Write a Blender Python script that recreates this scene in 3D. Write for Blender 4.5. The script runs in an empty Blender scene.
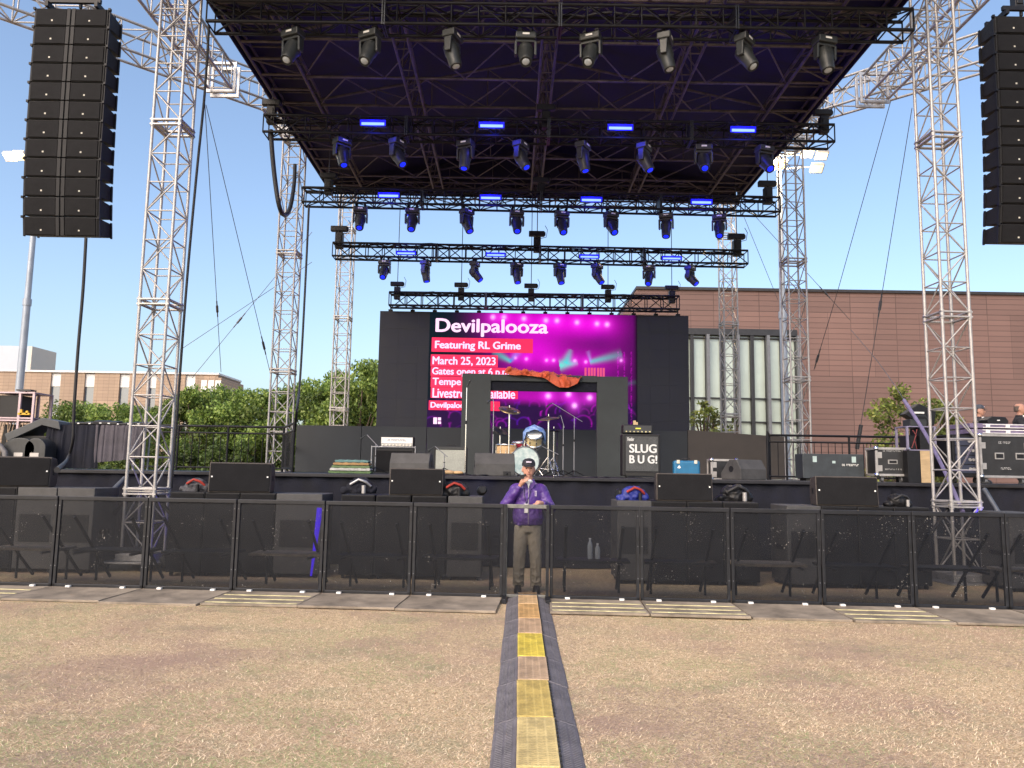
import bpy, math, random
import numpy as np
from mathutils import Vector, Matrix, Euler
R = math.radians
scene = bpy.context.scene
COL = scene.collection
random.seed(7)

# ------------------------------------------------------------------ camera
F, CX, CY = 765.0, 512.0, 384.0
EYE = Vector((0, 0, 1.6))
PITCH, ROLL = 6.64, 0.016
CAMROT = Euler((R(90 + PITCH), 0, 0)).to_matrix() @ Matrix.Rotation(ROLL, 3, 'Z')
cam_data = bpy.data.cameras.new('camera'); cam = bpy.data.objects.new('camera', cam_data); COL.objects.link(cam)
cam.matrix_world = Matrix.Translation(EYE) @ CAMROT.to_4x4()
cam_data.sensor_width = 36.0; cam_data.lens = 36.0 * F / 1024.0
cam_data.clip_end = 3000; cam_data.clip_start = 0.05
scene.camera = cam

def P(px, py, Y):
    """measured photo point at the real distance Y from the eye"""
    d = CAMROT @ Vector(((px - CX) / F, (CY - py) / F, -1.0))
    return EYE + d * (Y / d.y)
def PZ(px, py, z):
    d = CAMROT @ Vector(((px - CX) / F, (CY - py) / F, -1.0))
    return EYE + d * ((z - EYE.z) / d.z)

# ------------------------------------------------------------------ materials
MATS = {}
def mat(name, col, rough=0.6, metal=0.0, var=0.12, scale=6.0, bump=0.0, bscale=60.0, emit=None, estr=0.0, spec=0.5, col2=None, stretch=(1, 1, 1)):
    if name in MATS: return MATS[name]
    m = bpy.data.materials.new(name); m.use_nodes = True
    nt = m.node_tree; N = nt.nodes; L = nt.links
    b = N['Principled BSDF']
    b.inputs['Roughness'].default_value = rough; b.inputs['Metallic'].default_value = metal
    b.inputs['Specular IOR Level'].default_value = spec
    tc = N.new('ShaderNodeTexCoord'); mp = N.new('ShaderNodeMapping'); mp.inputs['Scale'].default_value = stretch
    L.new(tc.outputs['Object'], mp.inputs['Vector'])
    no = N.new('ShaderNodeTexNoise'); no.inputs['Scale'].default_value = scale; no.inputs['Detail'].default_value = 6; no.inputs['Roughness'].default_value = 0.65
    L.new(mp.outputs[0], no.inputs['Vector'])
    cr = N.new('ShaderNodeValToRGB')
    c2 = col2 or tuple(min(1, c * (1 + var * 1.6)) for c in col)
    c1 = tuple(max(0, c * (1 - var * 1.6)) for c in col) if col2 is None else col
    cr.color_ramp.elements[0].position = 0.3; cr.color_ramp.elements[1].position = 0.7
    cr.color_ramp.elements[0].color = (*c1, 1); cr.color_ramp.elements[1].color = (*c2, 1)
    L.new(no.outputs['Fac'], cr.inputs['Fac']); L.new(cr.outputs['Color'], b.inputs['Base Color'])
    mr = N.new('ShaderNodeMapRange'); mr.inputs['To Min'].default_value = max(0.02, rough - 0.12); mr.inputs['To Max'].default_value = min(1, rough + 0.12)
    L.new(no.outputs['Fac'], mr.inputs['Value']); L.new(mr.outputs[0], b.inputs['Roughness'])
    if bump > 0:
        n2 = N.new('ShaderNodeTexNoise'); n2.inputs['Scale'].default_value = bscale; n2.inputs['Detail'].default_value = 4
        L.new(mp.outputs[0], n2.inputs['Vector'])
        bp = N.new('ShaderNodeBump'); bp.inputs['Strength'].default_value = bump; bp.inputs['Distance'].default_value = 0.02
        L.new(n2.outputs['Fac'], bp.inputs['Height']); L.new(bp.outputs['Normal'], b.inputs['Normal'])
    if emit:
        b.inputs['Emission Color'].default_value = (*emit, 1); b.inputs['Emission Strength'].default_value = estr
    MATS[name] = m
    return m

silver = mat('aluminium', (0.40, 0.385, 0.375), 0.5, 0.5, 0.12, 9)
zinc = mat('galvanised steel', (0.42, 0.42, 0.43), 0.5, 0.8, 0.2, 8)
blacksteel = mat('black steel', (0.010, 0.010, 0.013), 0.5, 0.2, 0.3, 12, spec=.3)
rust_truss = mat('dark roof steel', (0.085, 0.066, 0.064), 0.55, 0.3, 0.35, 5)
blackplastic = mat('black plastic', (0.010, 0.010, 0.012), 0.5, 0, 0.25, 14, spec=.35)
greyplastic = mat('grey plastic', (0.026, 0.029, 0.03), 0.42, 0, 0.15, 12)
chrome = mat('chrome', (0.8, 0.8, 0.8), 0.18, 1.0, 0.05, 8)
speakerpaint = mat('speaker paint', (0.011, 0.011, 0.012), 0.6, 0, 0.25, 7, 0.3, 220, spec=.3)
woodpaint = mat('worn brown speaker side', (0.05, 0.04, 0.034), 0.6, 0, 0.25, 7, 0.3, 160)
greycab = mat('grey cabinet paint', (0.055, 0.054, 0.055), 0.65, 0, 0.2, 5, 0.25, 150)
white = mat('white paint', (0.75, 0.75, 0.73), 0.5, 0, 0.06, 10)
rubber = mat('rubber', (0.02, 0.02, 0.02), 0.8, 0, 0.25, 12)
clothnavy = mat('navy drape cloth', (0.005, 0.006, 0.014), 0.95, 0, 0.3, 3, 0.4, 40)
clothgrey = mat('grey drape cloth', (0.075, 0.068, 0.082), 0.95, 0, 0.2, 3, 0.4, 40)
deckpaint = mat('black stage deck paint', (0.012, 0.012, 0.016), 0.6, 0, 0.4, 3, 0.2, 80)
wood = mat('maple wood', (0.55, 0.36, 0.18), 0.4, 0, 0.18, 4, stretch=(1, 1, 8))
plywood = mat('plywood', (0.50, 0.36, 0.20), 0.6, 0, 0.12, 3, stretch=(1, 1, 6))
brass = mat('bronze cymbal', (0.30, 0.22, 0.11), 0.35, 0.9, 0.2, 10)
strapm = mat('ratchet strap with painted purple light', (0.16, 0.14, 0.26), 0.8, 0, 0.15, 10)  # purple stage light on the strap is put into its base colour
cable_m = mat('black cable', (0.02, 0.02, 0.022), 0.6, 0, 0.2, 10)
wire_m = mat('steel guy wire', (0.10, 0.10, 0.11), 0.5, 0.7, 0.1, 10)
skin_m = mat('skin', (0.52, 0.27, 0.19), 0.5, 0, 0.12, 18)

def grille_mat(name, c0, c1, scale=95.0):
    m = bpy.data.materials.new(name); m.use_nodes = True; nt = m.node_tree; N = nt.nodes; L = nt.links; b = N['Principled BSDF']
    tc = N.new('ShaderNodeTexCoord'); v = N.new('ShaderNodeTexVoronoi'); v.inputs['Scale'].default_value = scale
    L.new(tc.outputs['Object'], v.inputs['Vector'])
    n = N.new('ShaderNodeTexNoise'); n.inputs['Scale'].default_value = 5; n.inputs['Detail'].default_value = 5; L.new(tc.outputs['Object'], n.inputs['Vector'])
    ma = N.new('ShaderNodeMath'); ma.operation = 'MULTIPLY'; L.new(v.outputs['Distance'], ma.inputs[0]); L.new(n.outputs['Fac'], ma.inputs[1])
    cr = N.new('ShaderNodeValToRGB'); cr.color_ramp.elements[0].color = (*c0, 1); cr.color_ramp.elements[1].color = (*c1, 1); cr.color_ramp.elements[1].position = 0.5
    L.new(ma.outputs[0], cr.inputs['Fac']); L.new(cr.outputs['Color'], b.inputs['Base Color']); b.inputs['Roughness'].default_value = 0.8; b.inputs['Specular IOR Level'].default_value = .2
    return m
grille = grille_mat('speaker grille', (0.004, 0.004, 0.005), (0.012, 0.012, 0.014))
grille_tweed = grille_mat('grey amp cloth', (0.26, 0.27, 0.25), (0.42, 0.43, 0.38))
grille_slug = grille_mat('dark woven amp cloth', (0.045, 0.048, 0.05), (0.10, 0.105, 0.11))

def emis(name, col, s):
    m = bpy.data.materials.new(name); m.use_nodes = True; nt = m.node_tree
    b = nt.nodes['Principled BSDF']; b.inputs['Base Color'].default_value = (*[c * 0.3 for c in col], 1)
    b.inputs['Emission Color'].default_value = (*col, 1); b.inputs['Emission Strength'].default_value = s
    return m

# ------------------------------------------------------------------ mesh builder
AUTO = {'rigging_rail', 'hanging_bracket', 'drum_head', 'corner_clip', 'bolt', 'grille_screw', 'badge', 'bracket', 'skid', 'spur', 'eye', 'eyebrow', 'tension_lug', 'knob',
        'round_socket', 'paper_label', 'horn_strip', 'scaffold_leg', 'stripe', 'ball_corner', 'side_valance', 'white_panel', 'speaker_grille'}
def prim(fn):
    def w_(s, *a, **k):
        if not getattr(s, 'busy', False):
            s.pr.append((len(s.v), len(s.f))); s.busy = True; r = fn(s, *a, **k); s.busy = False; return r
        return fn(s, *a, **k)
    return w_
class MB:
    def __init__(s): s.v = []; s.f = []; s.mi = []; s.mats = []; s.sm = []; s.cur = 0; s.pr = []
    def use(s, m):
        if m not in s.mats: s.mats.append(m)
        s.cur = s.mats.index(m); return s
    def add(s, vs, fs, smooth=False):
        o = len(s.v); s.v.extend([tuple(x) for x in vs])
        for f in fs:
            s.f.append(tuple(i + o for i in f)); s.mi.append(s.cur); s.sm.append(smooth)
    def box(s, c, d, rot=None):
        hx, hy, hz = d[0] / 2, d[1] / 2, d[2] / 2
        vs = [Vector((x, y, z)) for x in (-hx, hx) for y in (-hy, hy) for z in (-hz, hz)]
        if rot is not None:
            M = rot if isinstance(rot, Matrix) else Euler(rot).to_matrix()
            vs = [M @ v for v in vs]
        c = Vector(c)
        s.add([v + c for v in vs], [(0, 1, 3, 2), (4, 6, 7, 5), (0, 4, 5, 1), (2, 3, 7, 6), (0, 2, 6, 4), (1, 5, 7, 3)]); return s
    def bb(s, x0, x1, y0, y1, z0, z1): return s.box(((x0 + x1) / 2, (y0 + y1) / 2, (z0 + z1) / 2), (x1 - x0, y1 - y0, z1 - z0))
    def tube(s, p, q, r, n=6, r2=None, cap=True):
        p = Vector(p); q = Vector(q); d = q - p
        if d.length < 1e-6: return s
        d.normalize(); a = Vector((0, 0, 1)) if abs(d.z) < 0.9 else Vector((1, 0, 0))
        u = d.cross(a).normalized(); w = d.cross(u)
        r2 = r if r2 is None else r2; vs = []
        for (c, rr) in ((p, r), (q, r2)):
            for i in range(n):
                t = 2 * math.pi * i / n; vs.append(c + (u * math.cos(t) + w * math.sin(t)) * rr)
        s.add(vs, [(i, (i + 1) % n, n + (i + 1) % n, n + i) for i in range(n)], True)
        if cap: s.add(vs, [tuple(range(n - 1, -1, -1)), tuple(range(n, 2 * n))])
        return s
    def path(s, pts, r, n=6, radii=None):
        pts = [Vector(p) for p in pts]; rings = []; u = None
        for i, p in enumerate(pts):
            d = (pts[min(i + 1, len(pts) - 1)] - pts[max(i - 1, 0)]).normalized()
            if u is None:
                a = Vector((0, 0, 1)) if abs(d.z) < 0.9 else Vector((1, 0, 0)); u = d.cross(a).normalized()
            u = (u - d * u.dot(d)).normalized(); w = d.cross(u); rr = radii[i] if radii else r
            rings.append([p + (u * math.cos(2 * math.pi * k / n) + w * math.sin(2 * math.pi * k / n)) * rr for k in range(n)])
        vs = [v for g in rings for v in g]
        fs = [(i * n + k, i * n + (k + 1) % n, (i + 1) * n + (k + 1) % n, (i + 1) * n + k) for i in range(len(pts) - 1) for k in range(n)]
        s.add(vs, fs, True); m = len(pts) - 1
        s.add(vs, [tuple(range(n - 1, -1, -1)), tuple(m * n + k for k in range(n))]); return s
    def lathe(s, prof, n=16, c=(0, 0, 0), M=None, cap=True):
        vs = []; c = Vector(c)
        for (r, z) in prof:
            for k in range(n):
                t = 2 * math.pi * k / n; v = Vector((r * math.cos(t), r * math.sin(t), z))
                vs.append((M @ v if M is not None else v) + c)
        m = len(prof) - 1
        s.add(vs, [(i * n + k, i * n + (k + 1) % n, (i + 1) * n + (k + 1) % n, (i + 1) * n + k) for i in range(m) for k in range(n)], True)
        if cap: s.add(vs, [tuple(range(n - 1, -1, -1)), tuple(m * n + k for k in range(n))])
        return s
    def prism(s, poly, y0, y1, axis='y'):
        """outline (a, b) extruded: axis y -> (a, y, b); axis x -> (x, a, b); axis z -> (a, b, z)"""
        n = len(poly); f = {'y': lambda a, b, t: (a, t, b), 'x': lambda a, b, t: (t, a, b), 'z': lambda a, b, t: (a, b, t)}[axis]
        vs = [f(a, b, y0) for a, b in poly] + [f(a, b, y1) for a, b in poly]
        s.add(vs, [tuple(range(n)), tuple(range(2 * n - 1, n - 1, -1))] + [(i, n + i, n + (i + 1) % n, (i + 1) % n) for i in range(n)]); return s
    def rings(s, secs, n=20):
        """stack of ellipses (x, y, z, rx, ry) around z"""
        vs = []
        for (x, y, z, rx, ry) in secs:
            for k in range(n):
                t = 2 * math.pi * k / n; vs.append((x + rx * math.cos(t), y + ry * math.sin(t), z))
        m = len(secs) - 1
        s.add(vs, [(i * n + k, i * n + (k + 1) % n, (i + 1) * n + (k + 1) % n, (i + 1) * n + k) for i in range(m) for k in range(n)], True)
        s.add(vs, [tuple(range(n - 1, -1, -1)), tuple(m * n + k for k in range(n))]); return s
    def ball(s, c, r, n=12, sc=(1, 1, 1)):
        m = n // 2; prof = []
        vs = []
        for i in range(m + 1):
            a = math.pi * i / m
            for k in range(n):
                t = 2 * math.pi * k / n
                vs.append((c[0] + r * sc[0] * math.sin(a) * math.cos(t), c[1] + r * sc[1] * math.sin(a) * math.sin(t), c[2] + r * sc[2] * math.cos(a)))
        s.add(vs, [(i * n + k, (i + 1) * n + k, (i + 1) * n + (k + 1) % n, i * n + (k + 1) % n) for i in range(m) for k in range(n)], True); return s
    def build(s, name, m=None, parent=None, bev=0, loc=None, seg=2, remesh=0, smooth_it=0):
        if name in AUTO and parent is not None and len(s.pr) > 1:     # separate pieces become separate parts
            last = None; pr = s.pr + [(len(s.v), len(s.f))]
            for (v0, f0), (v1, f1) in zip(pr[:-1], pr[1:]):
                k = MB(); k.v = s.v[v0:v1]; k.f = [tuple(i - v0 for i in f) for f in s.f[f0:f1]]; k.mi = s.mi[f0:f1]; k.sm = s.sm[f0:f1]; k.mats = s.mats
                last = k.build(name, m, parent, bev, loc, seg)
            return last
        me = bpy.data.meshes.new(name); me.from_pydata(s.v, [], s.f)
        if m is not None: me.materials.append(m)
        else:
            for x in s.mats: me.materials.append(x)
            me.polygons.foreach_set('material_index', s.mi)
        me.polygons.foreach_set('use_smooth', s.sm)
        me.update()
        o = bpy.data.objects.new(name, me); COL.objects.link(o)
        if parent is not None: o.parent = parent
        if loc is not None: o.location = loc
        if remesh:
            md = o.modifiers.new('remesh', 'REMESH'); md.mode = 'VOXEL'; md.voxel_size = remesh; md.use_smooth_shade = True
            if smooth_it:
                ms = o.modifiers.new('smooth', 'SMOOTH'); ms.iterations = smooth_it; ms.factor = 0.5
        if bev:
            md = o.modifiers.new('bevel', 'BEVEL'); md.width = bev; md.segments = seg; md.limit_method = 'ANGLE'; md.angle_limit = R(40)
        return o

for _k in ('box', 'bb', 'tube', 'path', 'lathe', 'prism', 'rings', 'ball'): setattr(MB, _k, prim(getattr(MB, _k)))
def tag(o, label=None, cat=None, group=None, kind=None):
    if label: o['label'] = label
    if cat: o['category'] = cat
    if group: o['group'] = group
    if kind: o['kind'] = kind
    return o
def thing(name, label, cat, loc=(0, 0, 0), rz=0.0, group=None, rot=None):
    o = bpy.data.objects.new(name, None); COL.objects.link(o); o.location = loc
    o.rotation_euler = rot or (0, 0, rz); o.empty_display_size = 0.2
    return tag(o, label, cat, group)
def dup(o, parent=None, loc=None, rz=None, label=None, group=None, scale=None, rot=None):
    c = o.copy(); COL.objects.link(c)
    if parent is not None: c.parent = parent
    for ch in list(o.children): dup(ch, c)
    if loc is not None: c.location = loc
    if rz is not None: c.rotation_euler = (0, 0, rz)
    if rot is not None: c.rotation_euler = rot
    if label: c['label'] = label
    if group: c['group'] = group
    if scale is not None: c.scale = scale
    return c
def text_mesh(body, x0, x1, z0, z1, y, m, parent, name='lettering', bold=0.0, depth=0.01):
    """letters in the XZ plane facing -Y; box fitted to x0..x1, z0..z1"""
    cu = bpy.data.curves.new(name, 'FONT'); cu.body = body; cu.size = 1; cu.offset = 0; cu.extrude = 0.0; cu.resolution_u = 4
    to = bpy.data.objects.new('tmp', cu); COL.objects.link(to)
    dg = bpy.context.evaluated_depsgraph_get(); dg.update()
    me = bpy.data.meshes.new_from_object(to.evaluated_get(dg)); bpy.data.objects.remove(to)
    n = len(me.vertices); a = np.empty(n * 3, dtype=np.float32); me.vertices.foreach_get('co', a); a = a.reshape(-1, 3)
    mn, mx = a.min(0), a.max(0)
    b = np.empty_like(a)
    b[:, 0] = x0 + (a[:, 0] - mn[0]) / (mx[0] - mn[0]) * (x1 - x0)
    b[:, 2] = z0 + (a[:, 1] - mn[1]) / (mx[1] - mn[1]) * (z1 - z0)
    b[:, 1] = y
    if bold > 0:     # heavier strokes: the outline repeated a hair to each side, one sheet behind the other
        import bmesh
        me.vertices.foreach_set('co', b.ravel()); bm = bmesh.new(); bm.from_mesh(me); base = [f for f in bm.faces]; h_ = z1 - z0
        for q, (ax_, az_) in enumerate(((1, 0), (-1, 0), (0, 1), (0, -1), (.7, .7), (-.7, -.7))):
            r_ = bmesh.ops.duplicate(bm, geom=base); vs_ = [g for g in r_['geom'] if isinstance(g, bmesh.types.BMVert)]
            bmesh.ops.translate(bm, verts=vs_, vec=(ax_ * bold * h_, -.0006 * (q + 1), az_ * bold * h_ * .6))
        bm.to_mesh(me); bm.free(); me.materials.clear(); me.materials.append(m); me.update()
        o = bpy.data.objects.new(name, me); COL.objects.link(o); o.parent = parent; return o
    me.vertices.foreach_set('co', b.ravel()); me.materials.clear(); me.materials.append(m); me.update()
    o = bpy.data.objects.new(name, me); COL.objects.link(o); o.parent = parent
    return o

ORD = ['first', 'second', 'third', 'fourth', 'fifth', 'sixth', 'seventh', 'eighth', 'ninth', 'tenth', 'eleventh', 'twelfth', 'thirteenth', 'fourteenth', 'fifteenth', 'sixteenth']

# ------------------------------------------------------------------ world and sun
w = bpy.data.worlds.new('World'); scene.world = w; w.use_nodes = True
nt = w.node_tree; bg = nt.nodes['Background']
sky = nt.nodes.new('ShaderNodeTexSky'); sky.sky_type = 'NISHITA'; sky.sun_disc = False
SUN_EL, SUN_AZ = 36.0, -150.0     # degrees; azimuth from +Y, negative = to the left
sky.sun_elevation = R(SUN_EL); sky.sun_rotation = R(SUN_AZ)
sky.air_density = 1.0; sky.dust_density = 3.0; sky.ozone_density = 1.7
nt.links.new(sky.outputs['Color'], bg.inputs['Color']); bg.inputs['Strength'].default_value = 0.128
sl = bpy.data.lights.new('sun', 'SUN'); sl.energy = 1.25; sl.angle = R(40); sl.color = (1.0, 0.79, 0.60)
so = bpy.data.objects.new('sun', sl); COL.objects.link(so)
az, el = R(SUN_AZ), R(SUN_EL)
sdir = Vector((math.sin(az) * math.cos(el), math.cos(az) * math.cos(el), math.sin(el)))
so.rotation_euler = sdir.to_track_quat('Z', 'Y').to_euler(); so.location = (-30, -20, 30)
EXPO = 1.1
scene.view_settings.view_transform = 'Standard'; scene.view_settings.look = 'None'
scene.view_settings.exposure = EXPO; scene.view_settings.gamma = 1
scene.cycles.use_denoising = True; scene.cycles.transparent_max_bounces = 20; scene.cycles.max_bounces = 6
# ------------------------------------------------------------------ ground
def ground_material():
    m = bpy.data.materials.new('dry turf'); m.use_nodes = True; nt = m.node_tree; N = nt.nodes; L = nt.links; b = N['Principled BSDF']
    tc = N.new('ShaderNodeTexCoord')
    def noise(sc, det=8, rough=0.7, st=(1, 1, 1)):
        mp = N.new('ShaderNodeMapping'); mp.inputs['Scale'].default_value = st; L.new(tc.outputs['Object'], mp.inputs['Vector'])
        n = N.new('ShaderNodeTexNoise'); n.inputs['Scale'].default_value = sc; n.inputs['Detail'].default_value = det; n.inputs['Roughness'].default_value = rough
        L.new(mp.outputs[0], n.inputs['Vector']); return n.outputs['Fac']
    def ramp(f, els):
        c = N.new('ShaderNodeValToRGB'); e = c.color_ramp.elements
        e[0].position, e[0].color = els[0][0], (*els[0][1], 1); e[1].position, e[1].color = els[-1][0], (*els[-1][1], 1)
        for p, col in els[1:-1]:
            x = e.new(p); x.color = (*col, 1)
        L.new(f, c.inputs['Fac']); return c.outputs['Color']
    def mix(f, a, bcol, mode='MIX', fac=None):
        x = N.new('ShaderNodeMixRGB'); x.blend_type = mode
        if f is not None: L.new(f, x.inputs['Fac'])
        else: x.inputs['Fac'].default_value = fac
        L.new(a, x.inputs['Color1']); L.new(bcol, x.inputs['Color2']); return x.outputs['Color']
    straw = ramp(noise(62, 8, 0.85), [(0.36, (0.20, 0.14, 0.085)), (0.5, (0.58, 0.44, 0.27)), (0.62, (0.92, 0.75, 0.50))])
    fine = ramp(noise(17, 6, 0.8), [(0.34, (0.62, 0.60, 0.58)), (0.6, (1.08, 1.08, 1.08))])
    straw = mix(None, straw, fine, 'MULTIPLY', 1.0)
    soil = ramp(noise(60, 6, 0.75), [(0.3, (0.28, 0.19, 0.14)), (0.7, (0.54, 0.38, 0.28))])
    green = ramp(noise(90, 5, 0.7), [(0.3, (0.16, 0.18, 0.09)), (0.7, (0.40, 0.40, 0.24))])
    s1 = ramp(noise(0.55, 7, 0.62), [(0.46, (0, 0, 0)), (0.64, (0.9, 0.9, 0.9))])
    g1 = ramp(noise(1.1, 6, 0.7, (1, 1.3, 1)), [(0.52, (0, 0, 0)), (0.68, (0.6, 0.6, 0.6))])
    c = mix(s1, straw, soil); c = mix(g1, c, green)
    L.new(c, b.inputs['Base Color']); b.inputs['Roughness'].default_value = 0.95; b.inputs['Specular IOR Level'].default_value = 0.15
    bp = N.new('ShaderNodeBump'); bp.inputs['Strength'].default_value = 0.6; bp.inputs['Distance'].default_value = 0.015
    L.new(noise(110, 4), bp.inputs['Height']); L.new(bp.outputs['Normal'], b.inputs['Normal'])
    return m
g = MB(); n = 60
xs = [-700 + 1400 * i / n for i in range(n + 1)]
g.add([(x, y, 0) for y in (-200, 0, 8, 12, 20, 60, 1200) for x in (-900, -20, 0, 20, 900)], [(r * 5 + c, r * 5 + c + 1, r * 5 + c + 6, r * 5 + c + 5) for r in range(6) for c in range(4)])
tag(g.build('ground', ground_material()), 'dry tan festival lawn', None, None, 'structure')

# dry grass blades, one uncountable mass
def grass():
    rng = np.random.default_rng(3)
    N1 = 300000
    t = rng.random(N1) ** 1.25
    y = 3.9 + t * 6.6
    x = (rng.random(N1) * 2 - 1) * (y * 0.70 + 0.4)
    keep = ~((x > -0.08) & (x < 0.44) & (y < 10.4))
    x, y = x[keep], y[keep]; k = len(x)
    ang = rng.random(k) * 2 * np.pi; ang = np.where(rng.random(k) < .5, rng.normal(0, .5, k) + np.pi * (rng.random(k) < .5), ang); ln = 0.016 + 0.028 * rng.random(k); up = 0.003 + 0.014 * rng.random(k) ** 1.5
    wd = 0.0012 + 0.0012 * rng.random(k)
    dx, dy = np.cos(ang), np.sin(ang)
    v = np.zeros((k, 3, 3), dtype=np.float32)
    v[:, 0] = np.stack([x - dy * wd, y + dx * wd, np.zeros(k)], 1)
    v[:, 1] = np.stack([x + dy * wd, y - dx * wd, np.zeros(k)], 1)
    v[:, 2] = np.stack([x + dx * ln, y + dy * ln, up], 1)
    me = bpy.data.meshes.new('grass'); me.vertices.add(k * 3); me.vertices.foreach_set('co', v.ravel())
    me.loops.add(k * 3); me.loops.foreach_set('vertex_index', np.arange(k * 3, dtype=np.int32))
    me.polygons.add(k); me.polygons.foreach_set('loop_start', np.arange(0, k * 3, 3, dtype=np.int32))
    me.update(calc_edges=True)
    h = rng.random(k)
    def vnoise(x, y, f, seed):
        g_ = np.random.default_rng(seed).random((128, 128)); u_, v_ = (x * f) % 127, (y * f) % 127
        i, j = u_.astype(int), v_.astype(int); a_, b_ = u_ - i, v_ - j; a_ = a_ * a_ * (3 - 2 * a_); b_ = b_ * b_ * (3 - 2 * b_); i2, j2 = (i + 1) % 128, (j + 1) % 128
        return (g_[i, j] * (1 - a_) + g_[i2, j] * a_) * (1 - b_) + (g_[i, j2] * (1 - a_) + g_[i2, j2] * a_) * b_
    def fb(x, y, f, seed): return (vnoise(x, y, f, seed) + .55 * vnoise(x, y, f * 2.3, seed + 1) + .35 * vnoise(x, y, f * 5.1, seed + 2) + .25 * vnoise(x, y, f * 11.7, seed + 3)) / 2.15
    soil = fb(x + 40, y + 10, .8, 31) + .16 * np.exp(-((x + 2.0) / .9) ** 2 - ((y - 4.4) / .6) ** 2) + .07 * np.exp(-((x - 4.2) / 1.8) ** 2 - ((y - 7.2) / 1.2) ** 2) + .05 * np.exp(-((x - 1.4) / .7) ** 2 - ((y - 8) / 1) ** 2)
    patch = fb(x + 70, y + 30, 1.1, 51) + .05 * (x < -1)
    col = np.empty((k, 4), dtype=np.float32); col[:, 3] = 1
    pal = np.array([(0.74, 0.575, 0.38), (0.58, 0.43, 0.285), (0.92, 0.77, 0.55), (0.32, 0.22, 0.14), (0.34, 0.39, 0.18), (0.38, 0.28, 0.23)])
    idx = np.digitize(h, [0.34, 0.62, 0.84, 0.95]); gm = (patch > 0.56) & (rng.random(k) < 0.55); idx[gm] = 4; sm_ = (soil > .56 + .12 * rng.random(k)) & (rng.random(k) < .8); idx[sm_] = 5
    col[:, :3] = pal[idx] * (0.75 + 0.5 * rng.random(k))[:, None]
    ca = me.color_attributes.new('tint', 'FLOAT_COLOR', 'POINT'); ca.data.foreach_set('color', np.repeat(col, 3, axis=0).ravel())
    m = bpy.data.materials.new('grass blade'); m.use_nodes = True; nt = m.node_tree
    a = nt.nodes.new('ShaderNodeAttribute'); a.attribute_name = 'tint'; b = nt.nodes['Principled BSDF']
    nt.links.new(a.outputs['Color'], b.inputs['Base Color']); b.inputs['Roughness'].default_value = 0.8; b.inputs['Specular IOR Level'].default_value = 0.2
    me.materials.append(m)
    o = bpy.data.objects.new('dry_grass', me); COL.objects.link(o)
    tag(o, 'short dry straw coloured grass with green tufts on the lawn', 'grass', None, 'stuff')
grass()

# ------------------------------------------------------------------ trusses
def truss_mesh(mb, p, q, w, h, rc=0.025, rl=0.012, bay=0.5, posts=True, ends=True, up=Vector((0, 0, 1))):
    """box truss from p to q (centre line)"""
    p = Vector(p); q = Vector(q); L = (q - p).length; d = (q - p).normalized()
    s = d.cross(up).normalized(); u = s.cross(d)
    cor = [s * (a * w / 2) + u * (b * h / 2) for a, b in ((-1, -1), (1, -1), (1, 1), (-1, 1))]
    for c in cor: mb.tube(p + c, q + c, rc, 8)
    nb = max(1, round(L / bay)); st = L / nb
    for i in range(nb + 1):
        b0 = p + d * (i * st)
        if posts or (ends and i in (0, nb)):
            for k in range(4): mb.tube(b0 + cor[k], b0 + cor[(k + 1) % 4], rl, 5, cap=False)
        if i < nb:
            b1 = b0 + d * st
            for k in range(4):
                a, c = (k, (k + 1) % 4) if (i + k) % 2 == 0 else ((k + 1) % 4, k)
                mb.tube(b0 + cor[a], b1 + cor[c], rl, 5, cap=False)

# tower: sections of silver ladder truss, joined by end frames
TW = 0.46
sec = MB(); truss_mesh(sec, (0, 0, 0.05), (0, 0, 3.0), TW, TW, 0.026, 0.013, 0.49, True, True, up=Vector((0, 1, 0)))
sec_o = None
fr = MB()
for z in (0.035, 0.115):
    for (a, b) in ((1, 0), (-1, 0), (0, 1), (0, -1)):
        fr.box((a * TW / 2, b * TW / 2, z), (0.07 if a else TW + .07, 0.07 if b else TW + .069, 0.022))
for a in (-1, 1):
    for b in (-1, 1): fr.tube((a * TW / 2, b * TW / 2, 0), (a * TW / 2, b * TW / 2, 0.15), 0.036, 10)
TOWERS = [(-5.82, 12.4, 13.2, 0.12, 'left', 'front'), (7.16, 12.4, 13.2, 0.0, 'right', 'front'), (-5.79, 19.2, 11.6, 0, 'left', 'middle'),
          (7.19, 19.2, 11.6, 0, 'right', 'middle'), (-5.69, 25.2, 10.4, 0, 'left', 'rear'), (7.22, 25.2, 10.4, 0, 'right', 'rear')]
secme = frme = None
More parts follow.
